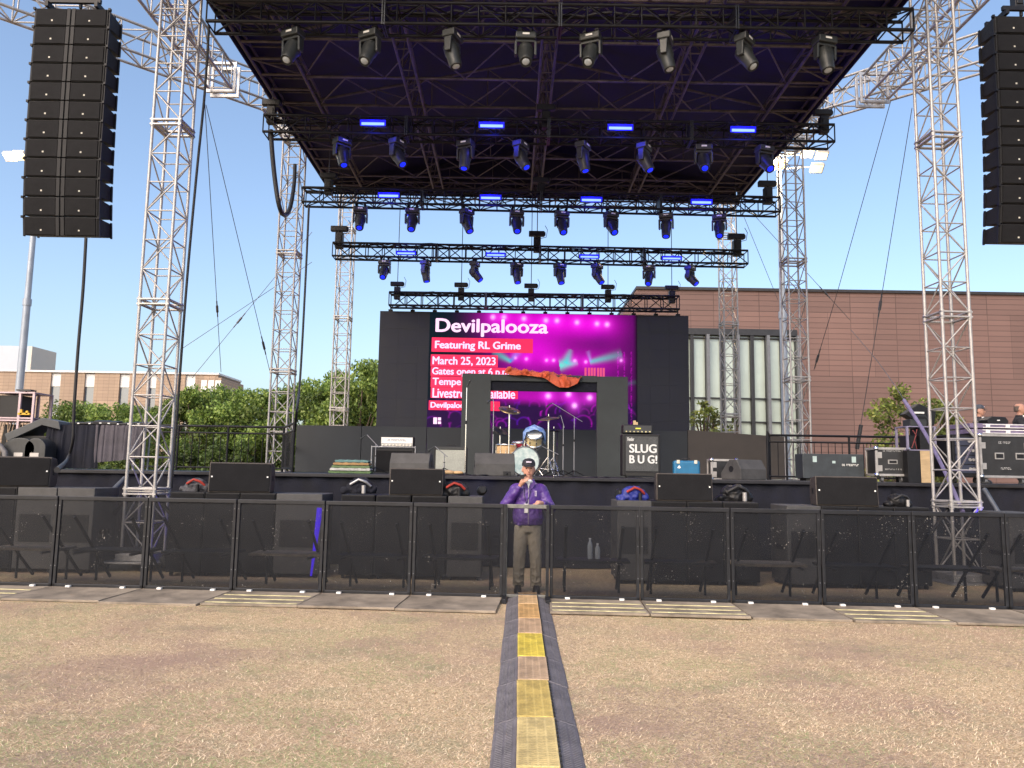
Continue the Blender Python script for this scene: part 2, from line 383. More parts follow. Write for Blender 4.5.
for (x, y, top, z0, side, row) in TOWERS:
    t = thing('truss_tower', {('left', 'front'): 'silver lattice tower standing behind the barrier just right of the left speaker array', ('right', 'front'): 'silver lattice tower standing behind the barrier just left of the right speaker array',
              ('left', 'middle'): 'middle silver lattice tower on the left carrying the roof corner above the black railing', ('right', 'middle'): 'middle silver lattice tower on the right beside the blue grey light pole',
              ('left', 'rear'): 'thin silver lattice tower farthest back, in front of the trees left of the screen', ('right', 'rear'): 'thin silver lattice tower farthest back, in front of the office windows right of the screen'}[(side, row)],
              'tower', (x, y, z0), R(-2 if side == 'left' else 3), 'lattice towers carrying the stage roof')
    z = 0.18; first = {'front': 2.10, 'middle': 3.0, 'rear': 2.9}[row]
    # joint heights measured from the photo: frames at z = 4.2 and 7.25 (front)
    j0 = {'front': 4.27 - 3.05, 'middle': 4.06 - 3.05, 'rear': 3.6 - 3.05}[row] - z0
    base = MB(); base.box((0, 0, 0.012), (0.9, 0.9, 0.024)); base.box((0, 0, 0.08), (TW + .12, TW + .12, 0.1))
    base.build('base_plate', zinc, t, bev=0.004)
    st = MB(); truss_mesh(st, (0, 0, 0.13), (0, 0, j0), TW, TW, 0.026, 0.013, 0.45, True, True, up=Vector((0, 1, 0))); st.build('tower_section', silver, t)
    z = j0
    while z < top:
        if frme is None: f = fr.build('joint_frame', silver, t); frme = f.data
        else: f = bpy.data.objects.new('joint_frame', frme); COL.objects.link(f); f.parent = t
        f.location = (0, 0, z - 0.075)
        if secme is None: so_ = sec.build('tower_section', silver, t); secme = so_.data
        else: so_ = bpy.data.objects.new('tower_section', secme); COL.objects.link(so_); so_.parent = t
        so_.location = (0, 0, z); z += 3.05
    if row == 'front':
        for sx in (-1, 1):
            o_ = MB(); o_.tube((sx * .2, -.1, 1.15 - z0), (sx * 1.1, -.15, 0.05), 0.03, 8); o_.box((sx * 1.1, -.15, 0.02 ), (.2, .2, .03)); o_.build('outrigger', blacksteel, t)
    if row == 'middle':
        sb = MB()
        for zz in (10.35, 10.9, 11.5):
            for (a, b) in ((1, 0), (-1, 0), (0, 1), (0, -1)): sb.box((a * .33, b * .33, zz), (0.07 if a else .73, 0.07 if b else .728, 0.08))
        for a in (-1, 1):
            for b in (-1, 1): sb.tube((a * .33, b * .33, 10.3), (a * .33, b * .33, 11.7), 0.035, 8)
        for a in (-1, 1): sb.tube((a * .33, -.33, 10.35), (-a * .33, -.33, 11.5), 0.022, 6)
        sb.build('roof_sleeve', zinc, t)

# roof
RX0, RX1, RZ, RY0, RY1 = -5.4, 6.62, 9.9, 10.9, 22.0
RC = (RX0 + RX1) / 2
def navy_roof():
    m = mat('navy roof vinyl', (0.010, 0.006, 0.030), 0.75, 0, 0.25, 1.5, 0.2, 12); return m
roof = thing('stage_roof', 'dark navy vinyl stage roof on steel lattice rafters above the whole stage', 'roof', (0, 0, 0))
ca = MB()
ridge, eave = RZ + 1.55, RZ + 0.28
ny = 8
for i in range(ny):
    y0, y1 = RY0 - .3 + (RY1 + .6 - RY0) * i / ny, RY0 - .3 + (RY1 + .6 - RY0) * (i + 1) / ny
    for (xa, za, xb, zb) in ((RX0 - .1, eave, RC, ridge), (RC, ridge, RX1 + .1, eave)):
        ca.add([(xa, y0, za), (xb, y0, zb), (xb, y1, zb), (xa, y1, za), (xa, y0, za + .02), (xb, y0, zb + .02), (xb, y1, zb + .02), (xa, y1, za + .02)],
               [(0, 3, 2, 1), (4, 5, 6, 7), (0, 1, 5, 4), (2, 3, 7, 6), (1, 2, 6, 5), (3, 0, 4, 7)])
ca.build('canopy', navy_roof(), roof)
fa = MB()
for x in (RX0 - .1, RX1 + .1): fa.bb(x - .01, x + .01, RY0 - .3, RY1 + .3, RZ - .1, eave)
fa.build('side_valance', navy_roof(), roof)
gp = MB(); gp.prism([(RX0, RZ - .02), (RX1, RZ - .02), (RX1, eave + .012), (RC, ridge + .012), (RX0, eave + .012)], RY1 + .26, RY1 + .285, 'y'); gp.build('rear_valance', navy_roof(), roof)
for x0, x1 in ((RX0, RX0 + .9), (RX1 - .9, RX1)):
    e = MB()
    for x in (x0, x1):
        for z in (RZ - .05, RZ + .2): e.tube((x, RY0, z), (x, RY1, z), 0.035, 8)
    yy = RY0; k = 0
    while yy < RY1:
        e.tube((x0, yy, RZ - .05), (x1, yy, RZ - .05), 0.028, 6); e.tube((x0, yy, RZ + .2), (x1, yy, RZ + .2), 0.02, 6)
        if k % 3 == 0: e.tube((x0, yy, RZ - .05), (x1, min(yy + .62, RY1), RZ - .05), 0.018, 6)
        e.tube((x0, yy, RZ - .05), (x0, min(yy + .62, RY1), RZ + .2), 0.016, 5); e.tube((x1, yy, RZ - .05), (x1, min(yy + .62, RY1), RZ + .2), 0.016, 5)
        yy += .62; k += 1
    e.build('eave_truss', rust_truss, roof)
a0, a1 = RX0 + .9, RX1 - .9
ys = [11.3, 12.6, 13.96, 15.4, 16.66, 18.1, 19.45, 20.85, 21.8]
for i, y in enumerate(ys):
    c = MB(); c.tube((a0, y, RZ), (a1, y, RZ), 0.032, 8)
    if i < len(ys) - 1:
        y2 = ys[i + 1]; nv = 6; st = (a1 - a0) / nv
        for k in range(nv):
            xa = a0 + k * st
            if i % 2 == 0 or True:
                c.tube((xa, y2 - .03, RZ - .01), (xa + st / 2, y + .03, RZ - .01), 0.017, 5); c.tube((xa + st / 2, y + .03, RZ - .01), (xa + st, y2 - .03, RZ - .01), 0.017, 5)
    if i % 2 == 0:
        c.tube((a0, y, RZ + .12), (RC, y, ridge - .35), 0.03, 8); c.tube((RC, y, ridge - .35), (a1, y, RZ + .12), 0.03, 8)
        for k in range(1, 8):
            x = a0 + (a1 - a0) * k / 8; zt = RZ + .12 + (ridge - .47 - RZ) * (1 - abs(x - RC) / (a1 - RC))
            c.tube((x, y, RZ), (x, y, zt), 0.015, 5)
            x2 = a0 + (a1 - a0) * (k + (1 if x < RC - .1 else -1)) / 8; c.tube((x, y, zt), (x2, y, RZ), 0.014, 5)
    c.build('cross_truss', rust_truss, roof)
for x in (RC - 2.85, RC, RC + 2.85):
    c = MB(); zt = RZ + .55
    c.tube((x - .14, RY0, RZ - .1), (x - .14, RY1, RZ - .1), 0.03, 8); c.tube((x + .14, RY0, RZ - .1), (x + .14, RY1, RZ - .1), 0.03, 8); c.tube((x, RY0, zt), (x, RY1, zt), 0.035, 8)
    yy = RY0; k = 0
    while yy < RY1 - .4:
        for sx in (-.14, .14):
            c.tube((x + sx, yy, RZ - .1), (x, yy + .4, zt), 0.014, 5); c.tube((x, yy + .4, zt), (x + sx, yy + .8, RZ - .1), 0.014, 5)
        c.tube((x - .14, yy, RZ - .1), (x + .14, yy, RZ - .1), 0.014, 5); yy += .8
    c.build('rafter', rust_truss, roof)
for (nm, ya, zc) in (('rear_beam', RY1, RZ), ('front_beam', RY0, RZ)):
    c = MB(); truss_mesh(c, (RX0, ya, zc - .05), (RX1, ya, zc - .05), .45, .5, .03, .016, .6); c.build(nm, rust_truss, roof)

# PA wings: silver side header and angled outrigger
for sd, side in ((-1, 'left'), (1, 'right')):
    X = lambda d: .69 + sd * d
    wr = thing('outrigger_truss', f'silver outrigger truss reaching out past the {side} front tower to the {side} speaker array', 'truss', (X(6.5), 17.0, 10.3), 0, 'silver roof outriggers')
    o0 = wr.location
    c = MB(); truss_mesh(c, Vector((X(6.4), 17.4, 10.45)) - o0, Vector((X(11.2), 12.95, 10.45)) - o0, .55, .62, .03, .017, .62); c.build('wing_truss', silver, wr)
    c = MB(); truss_mesh(c, Vector((X(7.2), 10.0, 10.15)) - o0, Vector((X(7.2), 15.9, 10.15)) - o0, .5, .55, .03, .016, .55); c.build('side_truss', silver, wr)
    for yj in (16.0, 16.22):
        c = MB(); cc_ = Vector((X(7.2), yj, 10.17)) - o0
        for zz in (-.32, .32): c.box(cc_ + Vector((0, 0, zz)), (.64, .05, .07))
        for xx in (-.29, .29): c.box(cc_ + Vector((xx, 0, 0)), (.06, .048, .6))
        c.build('joint_frame', zinc, wr, bev=.005)
    c = MB(); truss_mesh(c, Vector((X(6.5), 17.3, 10.35)) - o0, Vector((X(6.5), 19.2, 10.35)) - o0, .45, .5, .03, .016, .5); c.build('link_truss', silver, wr)

# black lighting trusses
def lx_truss(L, sl=3.05):
    mb = MB(); truss_mesh(mb, (-L / 2, 0, 0), (L / 2, 0, 0), .38, .38, .031, .015, .46)
    return mb
TR = {}
def truss_line(key, pl, pr, Y, label):
    p, q = P(*pl, Y), P(*pr, Y); c = (p + q) / 2; L = (q - p).length; ang = -math.atan2(q.z - p.z, (q - p).xy.length)
    t = thing('lighting_truss', label, 'truss', c, 0, 'black lighting trusses', rot=(0, ang, 0))
    lx_truss(L).build('truss_frame', blacksteel, t)
    n = max(2, round(L / 3.05)); 
    for k in range(1, n):
        pl_ = MB(); x = -L / 2 + L * k / n
        pl_.box((x - .02, 0, 0), (.02, .44, .44)); pl_.box((x + .02, 0, 0), (.02, .44, .44)); pl_.build('joint_plate', mat('dark joint plate', (.06, .065, .075), .4, .6), t)
    cb = MB(); rnd = random.Random(ord(key))
    pts = []; k = 0
    while -L / 2 + .25 * k < L / 2:
        pts.append((-L / 2 + .25 * k, .1 + rnd.uniform(-.05, .05), .20 + rnd.uniform(-.02, .035))); k += 1
    cb.path(pts, .022, 6); cb.path([(a, b - .16 + rnd.uniform(-.03, .03), c_ + .01) for a, b, c_ in pts], .016, 6)
    cb.build('cable_run', cable_m, t)
    TR[key] = (p, q, Y)
    return t
def on_truss(key, px, dz=-.21):
    p, q, Y = TR[key]; a, b = P(px, 0, Y), P(px, 400, Y)
    # x at truss height
    t = 0.5
    for _ in range(6):
        pt = p.lerp(q, t); x = a.x
        d = CAMROT.transposed() @ (pt - EYE); u = CX + F * d.x / -d.z; t += (px - u) * (-d.z) / F / (q.x - p.x)
    pt = p.lerp(q, t); return Vector((pt.x, pt.y, pt.z + dz))
truss_line('a', (211, 17), (908, 26), 12.5, 'longest black lighting truss at the front edge of the roof, highest in the picture')
truss_line('b', (266, 127), (831, 137), 15.8, 'second black lighting truss back, hung under the middle of the roof')
truss_line('c', (304, 197), (778, 207), 19.0, 'third black lighting truss back, against the rear edge of the roof')
truss_line('d', (334, 251), (746, 259), 21.0, 'fourth black lighting truss, hung clear in the sky below the roof')
truss_line('e', (390, 300), (678, 304), 21.7, 'short black truss directly on top of the video screen')

# moving heads
def make_head():
    t = thing('moving_light', 'x', 'stage light')
    b = MB(); b.box((0, 0, -.10), (.36, .24, .13)); b.build('base', greyplastic, t, bev=.02)
    b = MB(); 
    for x in (-.11, .11): b.box((x, 0, -.01), (.04, .06, .08))
    for x in (-.11, .11): b.tube((x, -.03, .03), (x, .03, .03), .035, 8)
    b.build('clamp', blacksteel, t)
    b = MB(); b.use(white); b.box((0, -.1225, -.09), (.12, .004, .035)); b.build('label_plate', white, t)
    y = MB(); y.box((0, 0, -.19), (.34, .14, .05))
    for x in (-.17, .17): y.prism([(-.07, -.19), (.07, -.19), (.055, -.44), (-.055, -.44)], x - .022, x + .022, 'x')
    y.build('yoke', greyplastic, t, bev=.012)
    h = MB()
    h.lathe([(.0, .17), (.09, .165), (.125, .12), (.135, .04), (.135, -.05), (.12, -.10), (.115, -.22), (.105, -.30), (.098, -.315), (.092, -.30)], 18)
    for k in range(5): h.lathe([(.137, .1 - k * .035), (.142, .095 - k * .035), (.137, .09 - k * .035)], 18, cap=False)
    ho = h.build('head', greyplastic, t, loc=(0, 0, -.37))
    l = MB(); l.lathe([(.0, -.318), (.04, -.317), (.060, -.312), (.066, -.299)][::-1], 16, cap=False); l.build('lens', None, ho)
    return t
headproto = make_head()
lens_off = mat('glass lens', (.5, .55, .6), .15, 0, .1, 5)
lens_on = emis('blue lit lens', (0.006, 0.02, 1.0), .8)
greyplastic_d = mat('dark fixture plastic', (0.028, 0.029, 0.036), 0.4, 0, 0.15, 12)
ROWS = {'a': ([294, 371, 453, 526, 591, 665, 744, 824], 1.0), 'b': ([343, 398, 466, 521, 583, 644, 703, 764], 1.0),
        'c': ([361, 413, 467, 517, 562, 611, 666, 719], 1.0), 'd': ([385, 426, 475, 517, 560, 597, 649, 690], .93)}
RN = {'a': 'front roof truss', 'b': 'second truss', 'c': 'third truss', 'd': 'lowest hanging truss'}
rh = random.Random(4)
def setmesh(o, m):
    me = o.data.copy(); me.materials.clear(); me.materials.append(m); return me
heads = []
cache = {}
for key, (pxs, sc) in ROWS.items():
    for i, px in enumerate(pxs):
        lab = (f'{"unlit grey" if key == "a" else "blue lit black"} moving light under the {RN[key]}, {ORD[i]} from the left')
        if i == 0 and key == 'a': h = headproto
        else: h = dup(headproto)
        tag(h, lab, 'stage light', 'moving head lights under the trusses')
        h.location = on_truss(key, px); h.scale = (sc,) * 3
        h.rotation_euler = (0, 0, rh.uniform(-.5, .5) if rh.random() < .65 else rh.uniform(.7, 1.3))
        for ch in h.children:
            nm = ch.name.split('.')[0]
            if nm == 'head':
                ch.rotation_euler = (rh.uniform(-.7, -.15), 0, 0)
                ln = ch.children[0]
                kk = ('lens', key == 'a')
                if kk not in cache: cache[kk] = setmesh(ln, lens_off if key == 'a' else lens_on)
                ln.data = cache[kk]
            if key != 'a' and nm in ('head', 'yoke', 'base'):
                kk = (nm, 'dark')
                if kk not in cache: cache[kk] = setmesh(ch, greyplastic_d)
                ch.data = cache[kk]
        heads.append((key, h))
# blue LED bars
LEDW = 10.0
blue_soft = emis('blue led bloom glow', (0.004, 0.006, 1.0), .38)  # dim emission imitating the bloom around a lit strip
blue_bar = emis('blue led strip', (0.03, 0.05, 1.0), 7)
def make_bar():
    t = thing('led_bar', 'x', 'stage light'); b = MB(); b.box((0, 0, 0), (.56, .16, .14)); b.build('housing', blackplastic, t, bev=.01)
    e = MB(); e.box((0, -.083, -.02), (.48, .008, .055)); e.build('led_strip', blue_bar, t)
    e = MB(); e.box((0, -.081, .0), (.54, .006, .125)); e.build('bloom_panel', blue_soft, t)  # added panel, its glow stands in for the halo around the strip
    l = bpy.data.lights.new('blue_led', 'POINT'); l.energy = LEDW; l.color = (.03, .04, 1); l.shadow_soft_size = .12; lo = bpy.data.objects.new('blue_led_lamp', l); COL.objects.link(lo); lo.parent = t; lo.location = (0, -.22, -.06)
    k = MB()
    for x in (-.29, .29): k.box((x, 0, .06), (.012, .06, .22))
    k.build('bracket', blacksteel, t)
    return t
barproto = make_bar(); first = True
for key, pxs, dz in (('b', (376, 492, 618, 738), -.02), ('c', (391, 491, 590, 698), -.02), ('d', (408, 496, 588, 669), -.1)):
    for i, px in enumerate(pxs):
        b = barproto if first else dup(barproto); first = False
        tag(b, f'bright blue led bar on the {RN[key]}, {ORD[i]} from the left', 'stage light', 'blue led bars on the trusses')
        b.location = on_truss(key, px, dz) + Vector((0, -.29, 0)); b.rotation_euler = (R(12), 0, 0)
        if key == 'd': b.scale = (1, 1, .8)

# chain hoists
def make_hoist(H):
    t = thing('chain_hoist', 'x', 'hoist')
    b = MB(); b.box((0, 0, .28), (.24, .22, .50)); b.box((0, -.12, .28), (.16, .03, .36)); b.build('motor_body', blackplastic, t, bev=.03)
    g_ = MB(); g_.box((-.02, 0, .66), (.52, .17, .17)); g_.lathe([(.0, .28), (.07, .27), (.085, .22), (.085, -.22), (.07, -.27), (0, -.28)], 12, (0, 0, .66), Matrix.Rotation(R(90), 3, 'Y')); g_.build('gear_housing', blackplastic, t, bev=.02)
    k = MB(); k.tube((0, 0, .53), (0, 0, .6), .02, 8); k.path([(.1, 0, .5), (.3, 0, .55), (.34, 0, .8), (.26, 0, .95)], .01, 6); k.build('chain_hook', blacksteel, t)
    return t
hp = make_hoist(1)
def place_hoist(loc, label, top, s=1.0, proto=False, chain=True):
    h = hp if proto else dup(hp); tag(h, label, 'hoist', 'chain hoists on the trusses'); h.location = loc; h.scale = (s, s, s)
    if chain:
        c = MB(); c.tube((0, 0, .74), (0, 0, (top - loc[2]) / s), .011 / s, 5); c.build('chain', wire_m, h)
    return h
for i, px in enumerate((397, 461, 531, 608, 672)):
    place_hoist(on_truss('e', px, .0), f'black chain hoist on the short truss over the screen, {ORD[i]} from the left', RZ, .72, i == 0)
place_hoist(on_truss('d', 339, .05), 'black chain hoist at the left end of the lowest hanging truss', RZ, .9)
place_hoist(on_truss('d', 737, .05), 'black chain hoist at the right end of the lowest hanging truss', RZ, .9)
place_hoist(on_truss('d', 537, .05), 'black chain hoist with red cap in the middle of the lowest hanging truss', RZ, .85)
place_hoist(on_truss('c', 328, .05), 'black chain hoist at the left end of the third truss', RZ, .8)
place_hoist(on_truss('c', 768, .05), 'black chain hoist at the right end of the third truss, beside the lit lamps', RZ, .85)
place_hoist(on_truss('c', 541, .05), 'black chain hoist in the middle of the third truss', RZ, .8)
place_hoist(on_truss('b', 271, .05), 'black chain hoist at the left end of the second truss', RZ, .75)
place_hoist(on_truss('b', 824, .05), 'black chain hoist at the right end of the second truss', RZ, .75)
place_hoist(on_truss('b', 546, .05), 'black chain hoist in the middle of the second truss', RZ, .75)

# hanging cables
def cable(pts, r, label, name='power_cable', m=None, cat='cable', group=None, knots=()):
    P0 = Vector(pts[0]); out = []
    pts = [Vector(p) for p in pts]
    for i in range(len(pts) - 1):
        p0 = pts[max(i - 1, 0)]; p1 = pts[i]; p2 = pts[i + 1]; p3 = pts[min(i + 2, len(pts) - 1)]
        for k in range(6):
            t = k / 6; out.append(.5 * ((2 * p1) + (p2 - p0) * t + (2 * p0 - 5 * p1 + 4 * p2 - p3) * t * t + (3 * p1 - p0 - 3 * p2 + p3) * t ** 3))
    out.append(pts[-1])
    mb = MB(); mb.path(out, r, 6)
    for kf in knots:
        c = pts[0].lerp(pts[-1], kf); d = (pts[-1] - pts[0]).normalized(); mb.tube(c - d * .12, c + d * .12, r * 4, 6); mb.tube(c - d * .3, c + d * .3, r * 2, 6)
    o = mb.build(name, m or cable_m); return tag(o, label, cat, group)
cable([P(271, 130, 15.7), P(272, 150, 15.7), P(275, 180, 15.7), P(279, 205, 15.7), P(284, 215, 16.2), P(290, 208, 17.5), P(294, 185, 18.6), P(295, 165, 19)], .05, 'thick black cable looping from the second truss end to the left middle tower')
cable([P(209, 25, 12.6), P(205, 90, 12.8), P(196, 180, 12.9), P(187, 280, 13), P(178, 400, 13), P(171, 489, 13)], .022, 'thin black cable from the left end of the front truss down to the pit')
cable([P(309, 205, 18.9), P(305, 290, 18.8), P(300, 380, 18.7), P(294, 440, 18.7), PZ(292, 470, 1.56)], .028, 'thick black cable dropping from the third truss past the left trees')
cable([P(86, 238, 13.0), P(83, 290, 13.1), P(78, 350, 13.2), P(74, 410, 13.3), P(73, 440, 13.4), P(68, 458, 13.5), PZ(57, 470, 1.565) ], .026, 'black cable hanging from the left speaker array to the draped table')
# guy wires
def wire(a, b, label, knots=(), r=.009): return cable([a, (Vector(a) + Vector(b)) / 2, b], r, label, 'guy_wire', wire_m, 'wire', 'thin steel guy wires', knots)
wire(P(204, 90, 17), P(221, 372, 24), 'guy wire falling left of the left middle tower, the shorter of two steep ones', (.72,))
wire(P(206, 105, 17), P(270, 372, 22), 'long guy wire slanting down right from the left outrigger', (.88,))
wire(P(312, 262, 25), P(180, 350, 24), 'guy wire rising right behind the left middle tower, the upper of two')
wire(P(312, 232, 25), P(192, 378, 24), 'guy wire rising right behind the left middle tower, the lower of two with shackle', (.62,))
wire(P(891, 100, 17), P(838, 290, 20), 'guy wire falling left from the right outrigger against the sky')
wire(P(838, 290, 20), P(814, 370, 21.3), 'lower part of the left guy wire before the brick wall', (.85,))
wire(P(912, 108, 17), P(881, 300, 19), 'guy wire beside the right front tower, upper part')
wire(P(881, 300, 19), P(860, 430, 20), 'guy wire beside the right front tower, lower part down to the black turnbuckle', (.04,))
wire(P(742, 212, 25), P(778, 300, 26), 'guy wire slanting down right from the right rear tower')
wire(P(745, 205, 25), P(850, 320, 27), 'long guy wire from the third truss across to the brick wall', (.75,))
cable([P(861, 425, 20), P(857, 449, 20)], .05, 'black turnbuckle at the foot of the right guy wire', 'turnbuckle', cable_m, 'rigging')
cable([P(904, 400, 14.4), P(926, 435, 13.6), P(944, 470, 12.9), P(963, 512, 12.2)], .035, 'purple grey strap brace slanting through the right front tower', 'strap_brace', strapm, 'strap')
cable([P(851, 330, 25), P(878, 362, 20), P(905, 401, 14.4)], .008, 'thin wire running down to the purple strap brace', 'guy_wire', wire_m, 'wire', 'thin steel guy wires')
# ------------------------------------------------------------------ line arrays
def line_array(side):
    sg = -1 if side == 'left' else 1
    x = -8.14 if side == 'left' else 9.38
    top = 9.90 if side == 'left' else 10.05
    t = thing('speaker_array', f'tall black curved line array of twelve stacked speakers hanging at the {side} edge', 'speaker array', (x, 13.1, top), 0, 'hanging main speaker arrays')
    H, W, D = .352, 1.33, .52
    y, z = 0.0, 0.0
    proto = None
    angs = [1, 1, 1, 1.5, 1.5, 2, 2.5, 3, 4, 5.5, 7, 9]
    seam = mat('grey horn seam', (.018, .018, .02), .6, spec=.25)
    for i, a in enumerate(angs):
        if proto is None:
            b = MB()
            b.prism([(-.0, -H + .012), (0, -.006), (D, -.05), (D, -H + .055)], -W / 2, W / 2, 'x')
            o = b.build('cabinet', speakerpaint, t, bev=.008)
            gr = MB()
            for sx in (-1, 1): gr.bb(min(sx * .085, sx * .635), max(sx * .085, sx * .635), -.018, 0.004, -H + .025, -.02)
            gr.build('grille', grille, o, bev=.004)
            s_ = MB()
            for sx in (-1, 1): s_.bb(sx * .045 - .03, sx * .045 + .03, -.022, 0.003, -H + .016, -.01)
            s_.build('horn_strip', seam, o)
            r_ = MB()
            for sx in (-1, 1):
                r_.bb(sx * (W / 2 + .01) - .012, sx * (W / 2 + .01) + .012, .02, .06, -H + .0, -.0); r_.bb(sx * (W / 2 + .01) - .012, sx * (W / 2 + .01) + .012, D - .09, D - .05, -H + .03, -.03)
                r_.bb(sx * (W / 2 + .02) - .02, sx * (W / 2 + .02) + .02, -.015, .04, -.03, .012)
            r_.build('rigging_rail', blacksteel, o)
            bd = MB()
            for sx in (-1, 1): bd.box((sx * .34, -.021, -.245), (.028, .005, .028))
            bd.build('badge', mat('small pale badge', (.5, .48, .42), .5), o)
            proto = o
        else: o = dup(proto, t)
        o.location = (0, y, z); o.rotation_euler = (R(a), 0, 0)
        y += math.sin(R(a)) * H; z -= math.cos(R(a)) * H
    f = MB()
    for sx in (-.45, .45): f.bb(sx - .03, sx + .03, -.05, .75, .02, .12)
    f.bb(-.5, .5, .0, .06, .12, .2); f.bb(-.5, .5, .5, .56, .12, .2); f.tube((0, .25, .16), (0, .25, .55), .03)
    f.build('flying_frame', blacksteel, t)
    mh = place_hoist((x - .1, 13.3, top + .25), f'chain hoist holding up the {side} speaker array', 10.6 + .05, .7, False, False)
line_array('left'); line_array('right')

# ------------------------------------------------------------------ crowd barrier
def mesh_panel_mat(nm, ta, tb):
    m = bpy.data.materials.new(nm); m.use_nodes = True; nt = m.node_tree; N = nt.nodes; L = nt.links
    b = N['Principled BSDF']; b.inputs['Roughness'].default_value = .6; b.inputs['Specular IOR Level'].default_value = .3
    tc = N.new('ShaderNodeTexCoord'); n = N.new('ShaderNodeTexNoise'); n.inputs['Scale'].default_value = 2.2; n.inputs['Detail'].default_value = 7; n.inputs['Roughness'].default_value = .7
    oi = N.new('ShaderNodeObjectInfo'); ad = N.new('ShaderNodeVectorMath'); ad.operation = 'ADD'
    L.new(tc.outputs['Object'], ad.inputs[0]); L.new(oi.outputs['Location'], ad.inputs[1]); 
    g = N.new('ShaderNodeNewGeometry'); L.new(g.outputs['Position'], ad.inputs[1]); L.new(ad.outputs[0], n.inputs['Vector'])
    cr = N.new('ShaderNodeValToRGB'); cr.color_ramp.elements[0].position = .35; cr.color_ramp.elements[0].color = (.004, .005, .009, 1); cr.color_ramp.elements[1].position = .72; cr.color_ramp.elements[1].color = (.011, .013, .018, 1)
    L.new(n.outputs['Fac'], cr.inputs['Fac'])
    # scuffs: small pale scratches
    n2 = N.new('ShaderNodeTexNoise'); n2.inputs['Scale'].default_value = 26; n2.inputs['Detail'].default_value = 3
    n3 = N.new('ShaderNodeTexNoise'); n3.inputs['Scale'].default_value = 1.7; n3.inputs['Detail'].default_value = 2
    L.new(ad.outputs[0], n2.inputs['Vector']); L.new(ad.outputs[0], n3.inputs['Vector'])
    m1 = N.new('ShaderNodeMapRange'); m1.inputs['From Min'].default_value = .66; m1.inputs['From Max'].default_value = .72; L.new(n2.outputs['Fac'], m1.inputs['Value'])
    m2 = N.new('ShaderNodeMapRange'); m2.inputs['From Min'].default_value = .54; m2.inputs['From Max'].default_value = .62; L.new(n3.outputs['Fac'], m2.inputs['Value'])
    mu = N.new('ShaderNodeMath'); mu.operation = 'MULTIPLY'; L.new(m1.outputs[0], mu.inputs[0]); L.new(m2.outputs[0], mu.inputs[1])
    mx = N.new('ShaderNodeMixRGB'); mx.inputs['Color2'].default_value = (.30, .28, .25, 1); L.new(mu.outputs[0], mx.inputs['Fac']); L.new(cr.outputs['Color'], mx.inputs['Color1'])
    L.new(mx.outputs['Color'], b.inputs['Base Color'])
    tr = N.new('ShaderNodeBsdfTransparent'); ms = N.new('ShaderNodeMixShader')
    mr = N.new('ShaderNodeMapRange'); mr.inputs['To Min'].default_value = ta; mr.inputs['To Max'].default_value = tb; L.new(n.outputs['Fac'], mr.inputs['Value'])
    sb = N.new('ShaderNodeMath'); sb.operation = 'SUBTRACT'; sb.use_clamp = True; L.new(mr.outputs[0], sb.inputs[0]); L.new(mu.outputs[0], sb.inputs[1])
    L.new(sb.outputs[0], ms.inputs['Fac']); L.new(b.outputs[0], ms.inputs[1]); L.new(tr.outputs[0], ms.inputs[2])
    L.new(ms.outputs[0], N['Material Output'].inputs['Surface'])
    return m
meshm = mesh_panel_mat('perforated mesh', .62, .46); meshg = mesh_panel_mat('open gate mesh', .80, .70)
bframe = mat('dark barrier steel', (.014, .015, .019), .5, .3, .3, 6)
matboard = mat('grey barrier footboard', (.24, .20, .155), .75, 0, .3, 2.5, .3, 30)
yellowed = mat('worn yellow stripe', (.62, .56, .30), .7, 0, .3, 8)
def fp(px):   # floor point on the barrier line seen in column px
    y = 9.98
    for _ in range(4):
        p = P(px, 590, y); y = 9.98 - .052 * p.x
    return Vector((P(px, 590, y).x, y, 0))
cols = [-32, 52, 143, 233, 322, 411, 503, 549, 640, 731, 822, 914, 1008, 1100]
desc = ['cut by the left picture edge, with two dangling cables behind', 'second from the left picture edge, left of the tower foot', 'in front of the left tower foot', 'right of the left tower foot', 'with a blue lit pipe behind its right half',
        'left of the gate by two panels', 'immediately left of the gate', 'narrow gate panel in front of the man in purple', 'immediately right of the gate with water bottles behind', 'second to the right of the gate', 'third to the right of the gate',
        'fourth to the right of the gate', 'in front of the right tower foot', 'cut by the right picture edge']
edges = cols[:7] + [549] + cols[8:]
segs = [(cols[i], cols[i + 1]) for i in range(len(cols) - 1)]
HB = 1.19
rb_ = random.Random(21)
stripe = {0: 0, 3: 1, 7: 1, 8: 1, 10: 1, 1: 0}
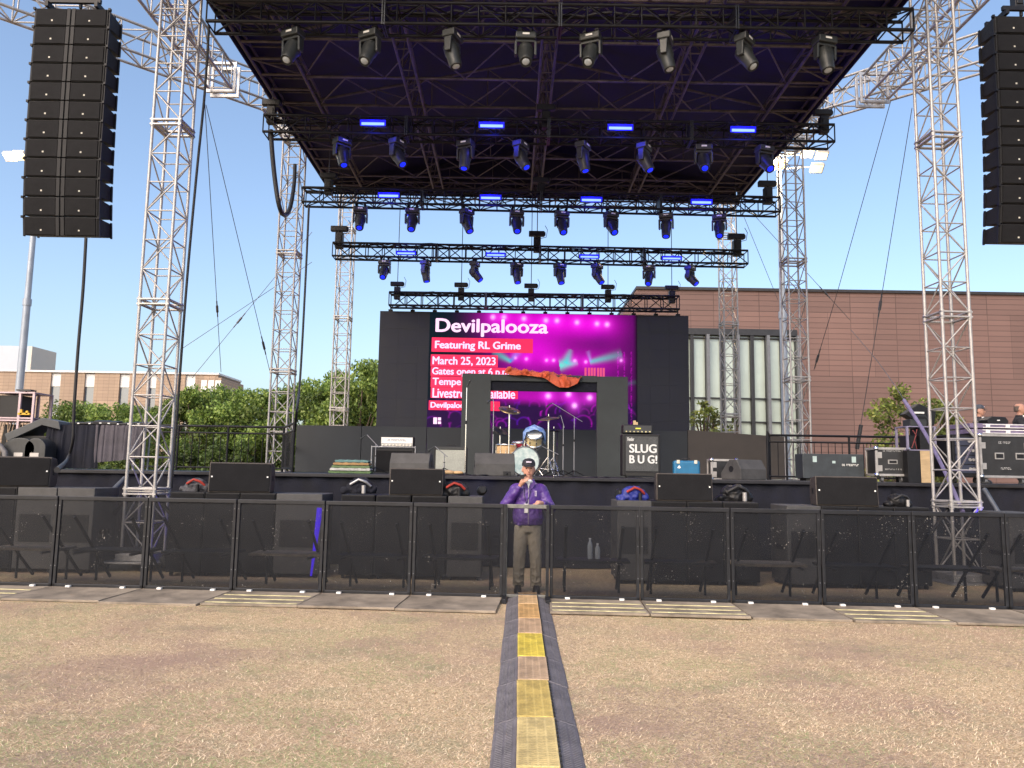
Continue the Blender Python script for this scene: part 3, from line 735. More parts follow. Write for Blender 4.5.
for i, (c0, c1) in enumerate(segs):
    a, b = fp(c0), fp(c1); c = (a + b) / 2; Wd = (b - a).length - .012; ang = math.atan2(b.y - a.y, b.x - a.x)
    gate = (i == 6)
    dsc = desc[i] if i < 6 else ('narrow gate panel in front of the man in purple' if gate else desc[i + 1])
    t = thing('crowd_barrier', ('black mesh crowd barrier ' if not gate else '') + dsc, 'barrier', c, ang + R(rb_.uniform(-.5, .5)), None if gate else 'black mesh crowd barriers')
    t.rotation_euler.x = R(rb_.uniform(-.7, .7)); h = Wd / 2; f = MB()
    for x in (-h + .02, h - .02): f.bb(x - .02, x + .02, -.02, .02, .03, HB)
    f.bb(-h, h, -.026, .026, HB - .04, HB + .012); f.bb(-h, h, -.02, .02, .03, .07)
    f.build('frame', bframe if not gate else mat('worn grey gate steel', (.16, .16, .15), .5, .5, .3, 9), t, bev=.006)
    m_ = MB(); m_.bb(-h + .04, h - .04, -.006, -.004, .07, HB - .04); m_.build('mesh_panel', meshg if gate else meshm, t)
    bo = MB()
    for x in (-h + .02, h - .02):
        for z in (.3, .7, 1.08): bo.tube((x, -.025, z), (x, .022, z), .008, 6)
    bo.build('bolt', mat('dull bolt', (.14, .14, .15), .5, .5), t)
    if not gate:
        for sx in (-.32, .32):
            l = MB(); x = sx * Wd
            l.tube((x, .0, HB - .25), (x, .95, .04), .022, 6); l.tube((x, .03, .45), (x, .62, .45), .018, 6); l.tube((x, .6, .45), (x, .6, .03), .018, 6)
            l.build('brace', bframe, t)
        s_ = MB(); s_.bb(-.42 * Wd, .42 * Wd, .2, .62, .455, .49); s_.build('step', matboard if i % 3 == 0 else bframe, t, bev=.005)
        k = MB()
        for sx in (-.3, .3): k.bb(sx * Wd - .03, sx * Wd + .03, -.075, -.03, .02, .055)
        k.build('corner_clip', white, t, bev=.004)
        fl = MB(); j = [-.03, .02, -.01, .03, .0, -.02, 0, .02, -.02, .03, 0, -.01, 0][i]
        fl.prism([(-h + .004, -.03), (h - .004, -.03), (h - .004, -1.0 + j), (-h + .004, -1.0 + j)], .006, .034, 'z')
        fo = fl.build('footboard', matboard, t, bev=.004)
        if i in (0, 3, 7, 8, 10):
            s2 = MB()
            for y in (-.34, -.62, -.88 ): s2.bb(-h + .03, h - .03, y - .028, y + .012, .034, .038)
            s2.build('stripe', yellowed, fo)
for px, zz in ((504, 0), (547, 0)):
    b = fp(px); o = MB(); o.bb(-.03, .03, -.34, -.04, 0, .06); o.bb(-.02, .02, -.06, .0, 0, HB + .01); 
    tag(o.build('gate_post', bframe, None, .004, b), ('left' if px < 520 else 'right') + ' steel post of the barrier gate', 'post')
# bottles behind the panel right of the gate
bp0 = P(591, 555, 10.2)
for k, (dx, h, lab) in enumerate(((0, .27, 'taller clear water bottle on the barrier step right of the gate'), (.10, .2, 'shorter clear water bottle on the barrier step right of the gate'))):
    b = MB(); b.lathe([(.032, 0), (.034, .02), (.034, h * .6), (.03, h * .72), (.013, h * .88), (.013, h * .95)], 14); pl = mat('clear bottle plastic', (.55, .6, .66), .12, 0, .05, 9)
    t = thing('water_bottle', lab, 'bottle', (bp0.x + dx, fp(591).y + .4, .49)); b.build('bottle_body', pl, t)
    b = MB(); b.lathe([(.016, h * .94), (.016, h), (0, h)], 12); b.build('cap', white, t)

# ------------------------------------------------------------------ cable ramp
ys_r = [3.42, 4.24, 5.08, 5.96, 6.70, 7.64, 8.42, 9.32, 10.2]
lidc = [(.60, .47, .22), (.60, .47, .20), (.55, .41, .12), (.48, .34, .21), (.66, .52, .07), (.52, .36, .22), (.60, .37, .15), (.62, .42, .22)]
lidn = ['pale straw lid, nearest and mostly cut off', 'pale yellow lid at the bottom picture edge', 'olive yellow lid, first full one from the bottom', 'faded pinkish tan lid between two yellow ones', 'brightest yellow lid',
        'faded pinkish tan lid just beyond the brightest yellow one', 'orange lid near the gate', 'pale orange lid passing under the gate']
for i in range(8):
    y0, y1 = ys_r[i], ys_r[i + 1] - .012; yc = (y0 + y1) / 2; xc = .175 + (yc - 4.4) * .012; Lh = (y1 - y0) / 2
    xc += [0, .0, -.003, .003, -.002, .002, 0, 0][i]
    t = thing('cable_ramp', 'rubber cable ramp segment with ' + lidn[i], 'cable ramp', (xc, yc, .004), R([-.6, -.9, -.4, -.8, -.6, -.9, -.5, -.7][i]), 'cable ramp segments across the lawn')
    body = MB(); body.prism([(-.265, 0), (-.255, .008), (-.125, .05), (.125, .05), (.255, .008), (.265, 0)], -Lh, Lh, 'y')
    ramp_m = mat('grey rubber ramp', (.135, .125, .135), .7, 0, .22, 7, .2, 60); bo = body.build('ramp_body', ramp_m, t, bev=.002)
    tr = MB(); rr = random.Random(i)
    n = int(2 * Lh / .028)
    for k in range(n):
        yy = -Lh + .014 + k * (2 * Lh - .02) / n
        for sx in (-1, 1):
            for q in range(2):
                xa, xb = .145 + q * .055, .145 + q * .055 + .042
                zz = lambda x: .05 - (x - .125) / .13 * .042 + .0035
                tr.add([(sx * xa, yy, zz(xa)), (sx * xb, yy + .006, zz(xb)), (sx * xb, yy + .016, zz(xb)), (sx * xa, yy + .010, zz(xa))], [(0, 1, 2, 3) if sx > 0 else (3, 2, 1, 0)])
    tr.build('ramp_tread', mat('worn tread tops', (.26, .245, .25), .7, 0, .25, 9), bo)
    lid = MB(); lid.bb(-.117, .117, -Lh + .004, Lh - .004, .051, .062)
    lo = lid.build('lid', mat(f'lid paint {i}', lidc[i], .65, 0, .2, 9, .2, 60), t, bev=.003)
    tp = MB()
    for k in range(n):
        yy = -Lh + .02 + k * (2 * Lh - .04) / n
        for q in range(4):
            xa = -.105 + q * .055; zz_ = .0632
            tp.add([(xa, yy, zz_), (xa + .022, yy + .007, zz_), (xa + .022, yy + .013, zz_), (xa, yy + .006, zz_)], [(0, 1, 2, 3)]); tp.add([(xa + .022, yy + .007, zz_), (xa + .044, yy, zz_), (xa + .044, yy + .006, zz_), (xa + .022, yy + .013, zz_)], [(0, 1, 2, 3)])
    tp.build('lid_tread', mat(f'lid tread {i}', tuple(c * .62 for c in lidc[i]), .7, 0, .2, 9), lo)
    te = MB(); k = 0
    while k * .075 < 2 * Lh - .05:
        te.bb(.119, .131, -Lh + .02 + k * .075, -Lh + .05 + k * .075, .05, .0625); k += 1
    te.build('hinge_teeth', rubber, bo)

# ------------------------------------------------------------------ stage
DZ = 1.54
stg = thing('stage_platform', 'long black stage platform with navy skirt behind the subwoofers', 'stage', (0, 13.2, 0))
d = MB(); d.bb(-5.2, 6.6, 0, 10.6, DZ - .06, DZ); d.bb(-14, -5.2, 0.3, 5.4, DZ - .062, DZ - .002); d.bb(6.6, 15, 0.3, 5.4, DZ - .062, DZ - .002); d.build('deck', deckpaint, stg, bev=.01)
d = MB(); N_ = 240
vs = []; 
for k in range(N_ + 1):
    x = -14 + 29 * k / N_; inn = -5.2 < x < 6.6
    yy = (.05 if inn else .35) + .02 * math.sin(k * 1.9) + .014 * math.sin(k * .83 + 1)
    vs += [(x, yy, 0.02), (x, yy + .02, DZ - .025)]
d.add(vs, [(2 * k, 2 * k + 2, 2 * k + 3, 2 * k + 1) for k in range(N_)], True); d.build('skirt', clothnavy, stg)
d = MB()
for x in range(-13, 15, 2): d.tube((x, .6, 0), (x, .6, DZ - .13), .03, 8)
d.build('scaffold_leg', zinc, stg)
for x0, x1, lab in ((88, 105, 'l'), (982, 1003, 'r')):
    pass
# diagonal braces in front of the skirt
for a, b, lab in (((125, 478), (103, 500), 'dark diagonal brace in front of the stage skirt left of the left tower'), ((984, 489), (1003, 520), 'dark diagonal brace in front of the stage skirt right of the right tower')):
    p, q = P(*a, 13.0), P(*b, 12.6); q2 = p + (q - p) * 2.2; o = MB(); o.tube(p, q2, .04, 8); tag(o.build('diagonal_brace', mat('dark zinc brace', (.11, .12, .14), .5, .5), None), lab, 'brace')

# subwoofers
def make_sub(plain):
    W, D, H = .56, .72, 1.24
    t = thing('subwoofer', 'x', 'speaker')
    b = MB(); b.bb(-W / 2, W / 2, 0, D, .06, H); b.build('cabinet', greycab if plain else speakerpaint, t, bev=.012)
    if plain:
        g = MB(); g.bb(-W / 2 + .06, W / 2 - .06, -.008, .002, .45, .85); g.build('rear_plate', speakerpaint, t, bev=.006)
    else:
        g = MB(); g.bb(-W / 2 + .018, W / 2 - .018, -.012, .004, .085, H - .02); g.build('grille', grille, t, bev=.006)
    for sx in (-1, 1):
        h = MB(); h.bb(sx * W / 2 - .006, sx * W / 2 + .006, .2, .5, .55, .62); h.build('handle', blacksteel, t)
    c = MB()
    for sx in (-1, 1):
        for yy in (.08, D - .08): c.tube((sx * .22 - .02, yy, .035), (sx * .22 + .02, yy, .035), .035, 10)
    c.build('castor', rubber, t)
    return t
sp, sq = make_sub(False), make_sub(True); used = {False: False, True: False}
SUBTOP = {}
def place_sub(px0, px1, plain, y, label, zt=0):
    a, b = P(px0, 495, 12.0 if False else y), P(px1, 495, y); w_ = b.x - a.x
    s = (sq if plain else sp)
    if used[plain]: s = dup(s)
    used[plain] = True
    tag(s, label, 'speaker', 'upright subwoofers in front of the stage'); s.location = ((a.x + b.x) / 2, y, 0); s.scale = (w_ / .57, 1, zt / 1.24)
groups = [('far left', [(-62, -22, False), (-22, 17, False), (17, 57, True), (57, 95, True)], 1.27, 11.7),
          ('middle left', [(170, 205, False), (205, 240, False), (240, 276, False), (276, 323, True)], 1.24, 11.6),
          ('centre left', [(341, 375, False), (376, 411, False), (412, 447, False), (448, 483, True)], 1.24, 11.6),
          ('centre right', [(617, 652, True), (652, 687, False), (687, 723, False), (723, 759, False)], 1.22, 11.5),
          ('middle right', [(786, 821, True), (821, 857, False), (857, 893, False), (893, 929, False)], 1.19, 11.4),
          ('far right', [(1007, 1042, True)], 1.14, 11.3)]
for nm, lst, zt, y in groups:
    for i, (a, b, pl) in enumerate(lst):
        place_sub(a, b, pl, y, f'{"plain grey" if pl else "black grilled"} upright subwoofer, {ORD[i]} from left in the {nm} row', zt)
    SUBTOP[nm] = (zt, y)

# front fill speakers on the subs
def make_fill():
    W, D, H = .92, .56, .46
    t = thing('fill_speaker', 'x', 'speaker')
    b = MB(); b.prism([(0, 0), (.06, H), (D * .75, H - .02), (D, .3), (D, .1), (D - .06, 0)], -W / 2, W / 2, 'x'); b.build('cabinet', woodpaint, t, bev=.012)
    g = MB(); Mx = Matrix.Rotation(-math.atan2(.06, H), 3, 'X')
    g.box((0, .022, H / 2), (W - .034, .02, H - .034), Mx); g.build('grille', grille, t, bev=.005)
    k = MB()
    for sx in (-1, 1): k.box((sx * .41, .012, H / 2 + .01), (.022, .014, .022), Mx)
    k.build('grille_screw', white, t)
    for sx in (-1, 1):
        k = MB(); k.bb(sx * W / 2 - .006, sx * W / 2 + .006, .22, .34, .18, .26); k.build('side_handle', blacksteel, t)
    return t
fl = make_fill(); ff = True
for (px, nm, lab, rz, s) in ((16, 'far left', 'brown sided black front speaker at the left picture edge', .35, 1.0), (240, 'middle left', 'brown sided black front speaker on the middle left subwoofers', .18, .98), (416, 'centre left', 'black front speaker on the centre left subwoofers', .0, .88),
                             (684, 'centre right', 'black front speaker on the centre right subwoofers beside the blue case', -.12, .90), (846, 'middle right', 'black front speaker on the middle right subwoofers before the black trunk', -.2, .95)):
    zt, y = SUBTOP[nm]; f_ = fl if ff else dup(fl); ff = False
    p = P(px, 490, y + .1); tag(f_, lab, 'speaker', 'front fill speakers on the subwoofers'); f_.location = (p.x, y + .06, zt + .003); f_.rotation_euler = (0, 0, rz); f_.scale = (s, s, s)

# stage back wall
wallm = mat('charcoal wall panel', (.024, .028, .033), .7, 0, .15, .8); wallb = mat('brown grey wall panel', (.062, .052, .045), .75, 0, .15, .8)
bw = thing('stage_back_wall', 'low charcoal panel wall across the back of the stage below the screen', 'wall', (0, 21.5, DZ))
xl = P(296, 440, 21.5).x; xm = P(688, 440, 21.5).x; xr = P(787, 440, 21.5).x
for i in range(6):
    a = xl + (xm - xl) * i / 6; b = xl + (xm - xl) * (i + 1) / 6; z1 = P(480, 428, 21.5).z - DZ
    c = MB(); c.bb(a, b - .012, 0, .1, 0, z1); c.build('wall_panel', wallm, bw, bev=.006)
c = MB(); c.prism([(xm, 0), (xr, 0), (xr, P(787, 437, 21.5).z - DZ), (xm, P(688, 430, 21.5).z - DZ)], 0.0, .1, 'y'); c.build('side_panel', wallb, bw, bev=.006)

# video screen
SY = 22.0
p0, p1 = P(378, 311, SY), P(688, 317, SY); SX0, SX1, SZ1 = P(378, 370, SY).x, P(689, 370, SY).x, (p0.z + p1.z) / 2 + .02
SZ0 = P(512, 455, SY).z
scr = thing('video_screen', 'large led video screen showing a magenta concert picture and event text', 'screen', ((SX0 + SX1) / 2, SY, SZ0))
cab = MB(); hw = (SX1 - SX0) / 2
nx, nz = 16, 8
for i in range(nx):
    for j in range(nz):
        x0 = -hw + 2 * hw * i / nx; z0 = (SZ1 - SZ0) * j / nz
        cab.bb(x0 + .001, x0 + 2 * hw / nx - .001, .0, .12, z0 + .001, z0 + (SZ1 - SZ0) / nz - .001)
ledoff = mat('unlit led tiles', (.007, .008, .018), .6, 0, .15, 2)
cab.build('led_cabinet', ledoff, scr)
def S(px, py):   # photo pixel on the screen plane -> local x, z
    p = P(px, py, SY); return p.x - (SX0 + SX1) / 2, p.z - SZ0
def screen_grid():
    nx, ny = 300, 170; X0, Z1 = S(430, 313.5); X1, _ = S(637, 316); Z0 = 0.02; Z1 = SZ1 - SZ0 - .015
    gx, gz = np.meshgrid(np.linspace(X0, X1, nx), np.linspace(Z0, Z1, ny))
    # picture coordinates: u 426..637, v 313 (top)..~455
    u = 430 + (gx - X0) / (X1 - X0) * 207; v = 314 + (Z1 - gz) / (Z1 - Z0) * (452 - 314)
    rng = np.random.default_rng(5)
    def G(cx, cy, sx, sy): return np.exp(-((u - cx) / sx) ** 2 - ((v - cy) / sy) ** 2)
    def sm(x): return np.clip(x, 0, 1) ** 2 * (3 - 2 * np.clip(x, 0, 1))
    left = sm((u - 438) / 72)
    r = .055 + .0 * u; g = .0 + .004 * r; b = .07 + 0 * u
    r = r * left; b = b * left + .014 * (1 - left); g = g + .008 * (1 - left)
    for (cx, cy, sx, sy, a) in ((500, 320, 26, 16, .7), (555, 322, 40, 14, .95), (596, 325, 22, 14, .6), (535, 352, 30, 18, .85), (585, 362, 26, 14, .5), (520, 395, 30, 18, .35), (560, 400, 40, 14, .4), (614, 345, 20, 40, .12)):
        q = G(cx, cy, sx, sy) * a * left; r = r + q * .75; b = b + q * .62; g = g + q * .001
    dark = G(600, 340, 14, 10) * .5 + G(475, 335, 20, 8) * .2
    r *= 1 - dark * .6; b *= 1 - dark * .45
    # crowd
    crowd = sm((v - 396) / 10)
    hn = np.zeros_like(u)
    for _ in range(150):
        cx, cy = rng.uniform(432, 640), rng.uniform(398, 452); rr = rng.uniform(3, 9) * (1 + (cy - 398) / 60)
        dd = np.sqrt((u - cx) ** 2 + ((v - cy) * 1.1) ** 2)
        hn = np.where(dd < rr, 0.0, hn); hn = hn + .6 * np.exp(-((dd - rr) / .8) ** 2) * (v < cy + rr * .2) * rng.uniform(.2, 1)
    hn = np.clip(hn, 0, 1)
    r = r * (1 - crowd) + crowd * (.022 + .45 * hn * (0.6 + .4 * np.sin(u * .13))); b = b * (1 - crowd) + crowd * (.05 + .42 * hn); g = g * (1 - crowd) + crowd * .003
    def spot(cx, cy, s, a, c=(1, .55, 1)):
        nonlocal r, g, b
        q = G(cx, cy, s, s) * a; r = r + q * c[0]; g = g + q * c[1]; b = b + q * c[2]
    for (cx, cy) in ((493, 318), (504, 318), (524, 319), (546, 320.5), (557, 320.5), (577, 322), (597, 323), (607, 323.5)): spot(cx, cy, 2.0, .9); spot(cx, cy, 5.5, .25, (1, .1, .9))
    for (cx, cy) in ((516, 358), (527, 359), (547, 360), (554, 360), (575, 360), (586, 361), (621, 359)): spot(cx, cy, 1.3, .8); spot(cx, cy, 4.5, .3, (1, .05, .9))
    for (cx, cy) in ((549, 395), (569, 393), (590, 396), (575, 404), (612, 398)): spot(cx, cy, 2.2, 1.0, (1, .6, 1)); spot(cx, cy, 7, .45, (1, .05, 1))
    def beam(x0, y0, x1, y1, w0, w1, a, c):
        nonlocal r, g, b
        dx, dy = x1 - x0, y1 - y0; L2 = dx * dx + dy * dy; t = ((u - x0) * dx + (v - y0) * dy) / L2
        d_ = np.abs((u - x0) * dy - (v - y0) * dx) / math.sqrt(L2); w = w0 + (w1 - w0) * np.clip(t, 0, 1)
        q = np.exp(-(d_ / w) ** 2) * (t > 0) * (t < 1) * (1 - .75 * t) * a
        r = r * (1 - q * .75) + q * c[0]; g = g * (1 - q) + q * c[1]; b = b * (1 - q * .6) + q * c[2]
    teal = (.0, .55, .42)
    beam(512, 362, 494, 352, 1.5, 4, 1, teal); beam(511, 362, 520, 351, 1.5, 3.5, .9, (0, .25, .6)); beam(566, 363, 571, 349, 4.5, 2, 1.1, teal); beam(560, 365, 578, 362, 4, 2, 1.1, (.05, .7, .5))
    beam(590, 361, 622, 353, 2, 4, .9, teal); beam(591, 361, 588, 350, 1, 2, .8, (.3, .3, .7)); beam(600, 388, 636, 380, 1, 2, .25, teal)
    for cx in np.arange(586, 606, 3.0):
        m_ = (np.abs(u - cx) < 1.1) & (v > 367) & (v < 376); r = np.where(m_, .8, r); g = np.where(m_, .09, g); b = np.where(m_, .22, b)
    tow = (np.abs(u - 618) < .8) | (np.abs(u - 624) < .6) | (np.abs(u - 631) < .7); m_ = tow & (v > 350) & (rng.random(u.shape) < .5); r = np.where(m_, r + .22, r); b = np.where(m_, b + .2, b)
    fade = sm((638 - u) / 6); r *= fade; b *= fade
    nz_ = 1 + .10 * (rng.random(u.shape) - .5); r *= nz_; g *= nz_; b *= nz_
    me = bpy.data.meshes.new('screen_picture'); co = np.stack([gx, np.full_like(gx, -.012), gz], -1).reshape(-1, 3).astype(np.float32)
    idx = np.arange(nx * ny).reshape(ny, nx); q = np.stack([idx[:-1, :-1], idx[:-1, 1:], idx[1:, 1:], idx[1:, :-1]], -1).reshape(-1, 4).astype(np.int32)
    me.vertices.add(len(co)); me.vertices.foreach_set('co', co.ravel()); me.loops.add(q.size); me.loops.foreach_set('vertex_index', q.ravel())
    me.polygons.add(len(q)); me.polygons.foreach_set('loop_start', np.arange(0, q.size, 4, dtype=np.int32)); me.update(calc_edges=True)
    col = np.clip(np.stack([r, g, b, np.ones_like(r)], -1), 0, 1.2).reshape(-1, 4).astype(np.float32)
    ca = me.color_attributes.new('picture', 'FLOAT_COLOR', 'POINT'); ca.data.foreach_set('color', col.ravel())
    m = bpy.data.materials.new('lit led picture'); m.use_nodes = True; nt = m.node_tree; at = nt.nodes.new('ShaderNodeAttribute'); at.attribute_name = 'picture'; bs = nt.nodes['Principled BSDF']
    bs.inputs['Base Color'].default_value = (.006, .006, .008, 1); bs.inputs['Specular IOR Level'].default_value = .1; bs.inputs['Roughness'].default_value = .8; nt.links.new(at.outputs['Color'], bs.inputs['Emission Color']); bs.inputs['Emission Strength'].default_value = SCREEN_E
    me.materials.append(m); o = bpy.data.objects.new('screen_picture', me); COL.objects.link(o); o.parent = scr
SCREEN_E = 1.15 / 2 ** EXPO
screen_grid()
red = emis('lit red banner', (.90, .004, .075), SCREEN_E * 1.05); pinkw = emis('lit pale pink lettering', (1, .62, .92), SCREEN_E * 1.05)
def ban(px0, px1, py0, py1, y=-.02):
    x0, z1 = S(px0, py0); x1, _ = S(px1, py0); _, z0 = S((px0 + px1) / 2, py1); c = MB(); c.bb(x0, x1, y - .002, y + .002, z0, z1); c.build('red_banner', red, scr)
ban(432, 533, 337.5, 352.5); ban(431, 498, 354.5, 367); ban(431, 512, 366.9, 376.5, -.021); ban(431, 476, 376.4, 387.5); ban(431, 518, 387.4, 398.5, -.021); ban(429, 500, 400.5, 410.5)
def wr(body, px0, px1, pyt, pyb, bold):
    x0, zt = S(px0, pyt); x1, _ = S(px1, pyt); _, zb = S((px0 + px1) / 2, pyb); text_mesh(body, x0, x1, zb, zt, -.03, pinkw, scr, 'screen_lettering', bold)
wr('Devilpalooza', 436.5, 547.5, 318.8, 336.8, .035)
wr('Featuring RL Grime', 435.5, 520.5, 341.0, 351.2, .04)
wr('March 25, 2023', 433, 495.5, 356.6, 366.0, .03)
wr('Gates open at 6 p.m.', 432.5, 511, 367.5, 377.2, .03)
wr('Tempe', 433, 461, 378.0, 387.2, .03)
wr('Livestream available', 433, 515, 388.3, 398.2, .03)
wr('Devilpalooza', 431, 471, 402.2, 409.6, .04)
c = MB()
for (a, b_, e, f_) in ((433.5, 437, 417.5, 424), (438, 441, 417.5, 420.5), (438, 441, 421.5, 424)):
    x0, z1 = S(a, e); x1, z0 = S(b_, f_); c.bb(x0, x1, -.022, -.018, z0, z1)
c.build('logo_mark', pinkw, scr)
bt = MB(); 
for i in range(14):
    x = -hw + .3 + i * (2 * hw - .6) / 13; bt.tube((x, .05, SZ1 - SZ0), (x, .05, SZ1 - SZ0 + .2), .02, 6); bt.box((x, .05, SZ1 - SZ0 + .03), (.12, .1, .05))
bt.build('hanging_bracket', blacksteel, scr)

# portal frame on stage
Yp = 19.3
q = thing('stage_portal', 'dark grey flat doorway frame standing behind the drum kit', 'stage prop', (0, Yp, DZ))
pm = mat('dark green grey painted flat', (.036, .042, .043), .7, 0, .15, 1.2)
def X_(px, py=430): return P(px, py, Yp).x
def Z_(py, px=540): return P(px, py, Yp).z - DZ
c = MB(); c.bb(X_(461), X_(490), 0, .18, 0, Z_(374.5)); c.build('post', pm, q, bev=.008)
c = MB(); c.bb(X_(597), X_(628), 0, .18, 0, Z_(375.5)); c.build('post', pm, q, bev=.008)
c = MB(); c.bb(X_(490), X_(597), -.002, .182, Z_(381.5), Z_(375)); c.build('lintel', pm, q, bev=.008)
c = MB(); c.bb(X_(490), X_(597), .06, .16, Z_(391), Z_(381.5)); c.build('drop_curtain', clothnavy, q)
# cloth
def lerp_edge(pts, x):
    for (x0, y0), (x1, y1) in zip(pts[:-1], pts[1:]):
        if x <= x1: return y0 + (y1 - y0) * (x - x0) / (x1 - x0)
    return pts[-1][1]
topE = [(503, 372), (507, 366.5), (514, 368), (530, 370), (548, 371), (562, 373), (580, 376)]; botE = [(503, 374), (512, 376), (530, 376.5), (546, 379), (559, 388), (566, 387.5), (577, 383.5), (580, 377)]
cl = MB(); nn = 44; mm = 10; vs = []; rc = random.Random(12)
for i in range(nn + 1):
    px = 503 + 77 * i / nn; zt, zb = Z_(lerp_edge(topE, px)), Z_(lerp_edge(botE, px))
    for j in range(mm + 1):
        v = j / mm; rel = .05 * math.sin(i * .55 + v * 2.2) + .035 * math.sin(i * 1.15 - v * 4) + .02 * math.sin(i * 2.3 + v * 5)
        yy = .22 - .30 * min(1, v * 3) - max(0, rel) * 1.0 - .015
        vs.append((X_(px) + .03 * math.sin(v * 3 + i * .3), yy, zt + (zb - zt) * v + (rel * .35 if v < .4 else 0)))
cl.add(vs, [(i * (mm + 1) + j, (i + 1) * (mm + 1) + j, (i + 1) * (mm + 1) + j + 1, i * (mm + 1) + j + 1) for i in range(nn) for j in range(mm)], False)
co = cl.build('orange_cloth', mat('orange red tarp', (.62, .11, .04), .6, 0, .15, 4), None, loc=(0, Yp, DZ)); md = co.modifiers.new('thick', 'SOLIDIFY'); md.thickness = .008
tag(co, 'crumpled orange red cloth lying over the top of the dark doorway frame', 'cloth')
# ------------------------------------------------------------------ backline
def at(px, Y, z=DZ): p = P(px, 470, Y); return Vector((p.x, Y, z))
def ppm(Y): return F / (Y * .9933)     # pixels per metre near the horizon
def wedge(label, px, Y, W, rz, face=1, name='stage_monitor', s=1.0):
    t = thing(name, label, 'speaker', at(px, Y), rz, 'wedge monitors on the deck')
    b = MB(); b.prism([(-.28, 0), (-.30, .12), (-.06, .38), (.14, .38), (.26, .2), (.26, 0)], -W / 2, W / 2, 'x'); b.build('cabinet', greycab, t, bev=.012)
    g = MB(); Mx = Matrix.Rotation(math.atan2(.24, .26), 3, 'X').inverted(); g.box((0, -.188, .255), (W - .06, .012, .31), Matrix.Rotation(-math.atan2(.24, .26), 3, 'X')); g.build('grille', grille, t)
    for sx in (-1, 1):
        h = MB(); h.lathe([(.06, -.006), (.06, .006)], 14, (sx * W / 2, 0, .2), Matrix.Rotation(R(90), 3, 'Y')); h.build('handle_cup', blackplastic, t)
    t.scale = (s, s, s); return t
wedge('grey wedge monitor seen from behind beside the kick drum', 494, 14.6, .66, R(186), s=1.12)
wedge('grey wedge monitor behind the centre left front speaker', 412, 14.4, .70, R(176), s=1.05)
wedge('grey wedge monitor with round side port right of the blue case', 744, 15.4, .62, R(205), s=1.05)

def marks(rects, y, m, parent):
    rr = random.Random(3)   # illegible print: short strokes
    for (x0, x1, z0, z1) in rects:
        b = MB(); x = x0; H_ = z1 - z0
        while x < x1:
            w_ = H_ * rr.uniform(.45, .8); k = rr.random()
            b.bb(x, x + w_ * .25, y, y + .002, z0, z1)
            if k > .3: b.bb(x + w_ * .25, x + w_, y, y + .002, z1 - H_ * .25, z1)
            if k < .7: b.bb(x + w_ * .25, x + w_, y, y + .002, z0, z0 + H_ * .25)
            x += w_ * (1.4 if rr.random() > .2 else 2.2)
        b.build('printed_mark', m, parent)
def amp_head(label, px, Y, z, W, H, D, face_m, kind=0):
    t = thing('amplifier_head', label, 'amplifier', at(px, Y, z))
    b = MB(); b.bb(-W / 2, W / 2, 0, D, .015, H); b.build('case', blackplastic, t, bev=.015)
    f = MB(); f.bb(-W / 2 + .02, W / 2 - .02, -.006, .004, H * .40 if kind == 0 else .03, H - .02); f.build('front_panel', face_m, t)
    k = MB()
    n = 9 if kind == 0 else 7
    for i in range(n):
        x = -W / 2 + .06 + (W - .12) * i / (n - 1); k.tube((x, -.03, H * .25), (x, 0, H * .25), .014, 10)
    k.build('knob', chrome if kind == 0 else yellowed, t)
    if kind == 0:
        l = MB(); l.bb(-W / 2 + .02, W / 2 - .02, -.004, .003, .04, H * .38); l.build('control_strip', silver, t)
    h = MB(); h.path([(-.08, D / 2, H), (-.06, D / 2, H + .03), (.06, D / 2, H + .03), (.08, D / 2, H)], .008, 6); h.build('handle', blacksteel, t)
    return t
# keyboard/bass rig left: black open stand with white amp head on it
Yk = 16.6
t = thing('amp_cabinet', 'black speaker cabinet under the white amplifier head', 'amplifier', at(393, Yk))
b = MB(); b.bb(-.44, .44, 0, .4, .03, .55); b.build('case', blackplastic, t, bev=.015)
b = MB(); b.bb(-.40, .40, -.008, .003, .06, .50); b.build('grille', grille, t)
b = MB(); b.tube((-.47, -.03, 0), (-.47, -.03, .6), .012); b.tube((.47, -.03, 0), (.47, -.03, .6), .012); b.tube((-.47, -.03, .58), (.47, -.03, .58), .012); b.build('front_rail', zinc, t)
amp_head('white faced amplifier head on a black cabinet left of the grey combo', 396, Yk + .05, DZ + .56, .72, .25, .26, white, 0)
marks([(-.2, .2, .15, .185)], -.008, mat('dark blue print', (.03, .04, .12), .5), [o for o in bpy.data.objects if o.name.startswith('amplifier_head')][-1])
t = thing('combo_amplifier', 'black combo amplifier with pale grey grille cloth left of the mic stand', 'amplifier', at(450, 16.4))
b = MB(); b.bb(-.35, .35, 0, .28, .01, .60); b.build('case', blackplastic, t, bev=.015)
b = MB(); b.bb(-.31, .31, -.008, .004, .04, .53); b.build('grille_cloth', grille_tweed, t)
b = MB(); b.bb(-.31, .31, -.006, .003, .545, .59); b.build('control_strip', greyplastic, t)
b = MB(); b.path([(-.1, .14, .6), (-.08, .14, .64), (.08, .14, .64), (.1, .14, .6)], .01, 6); b.build('handle', blackplastic, t)
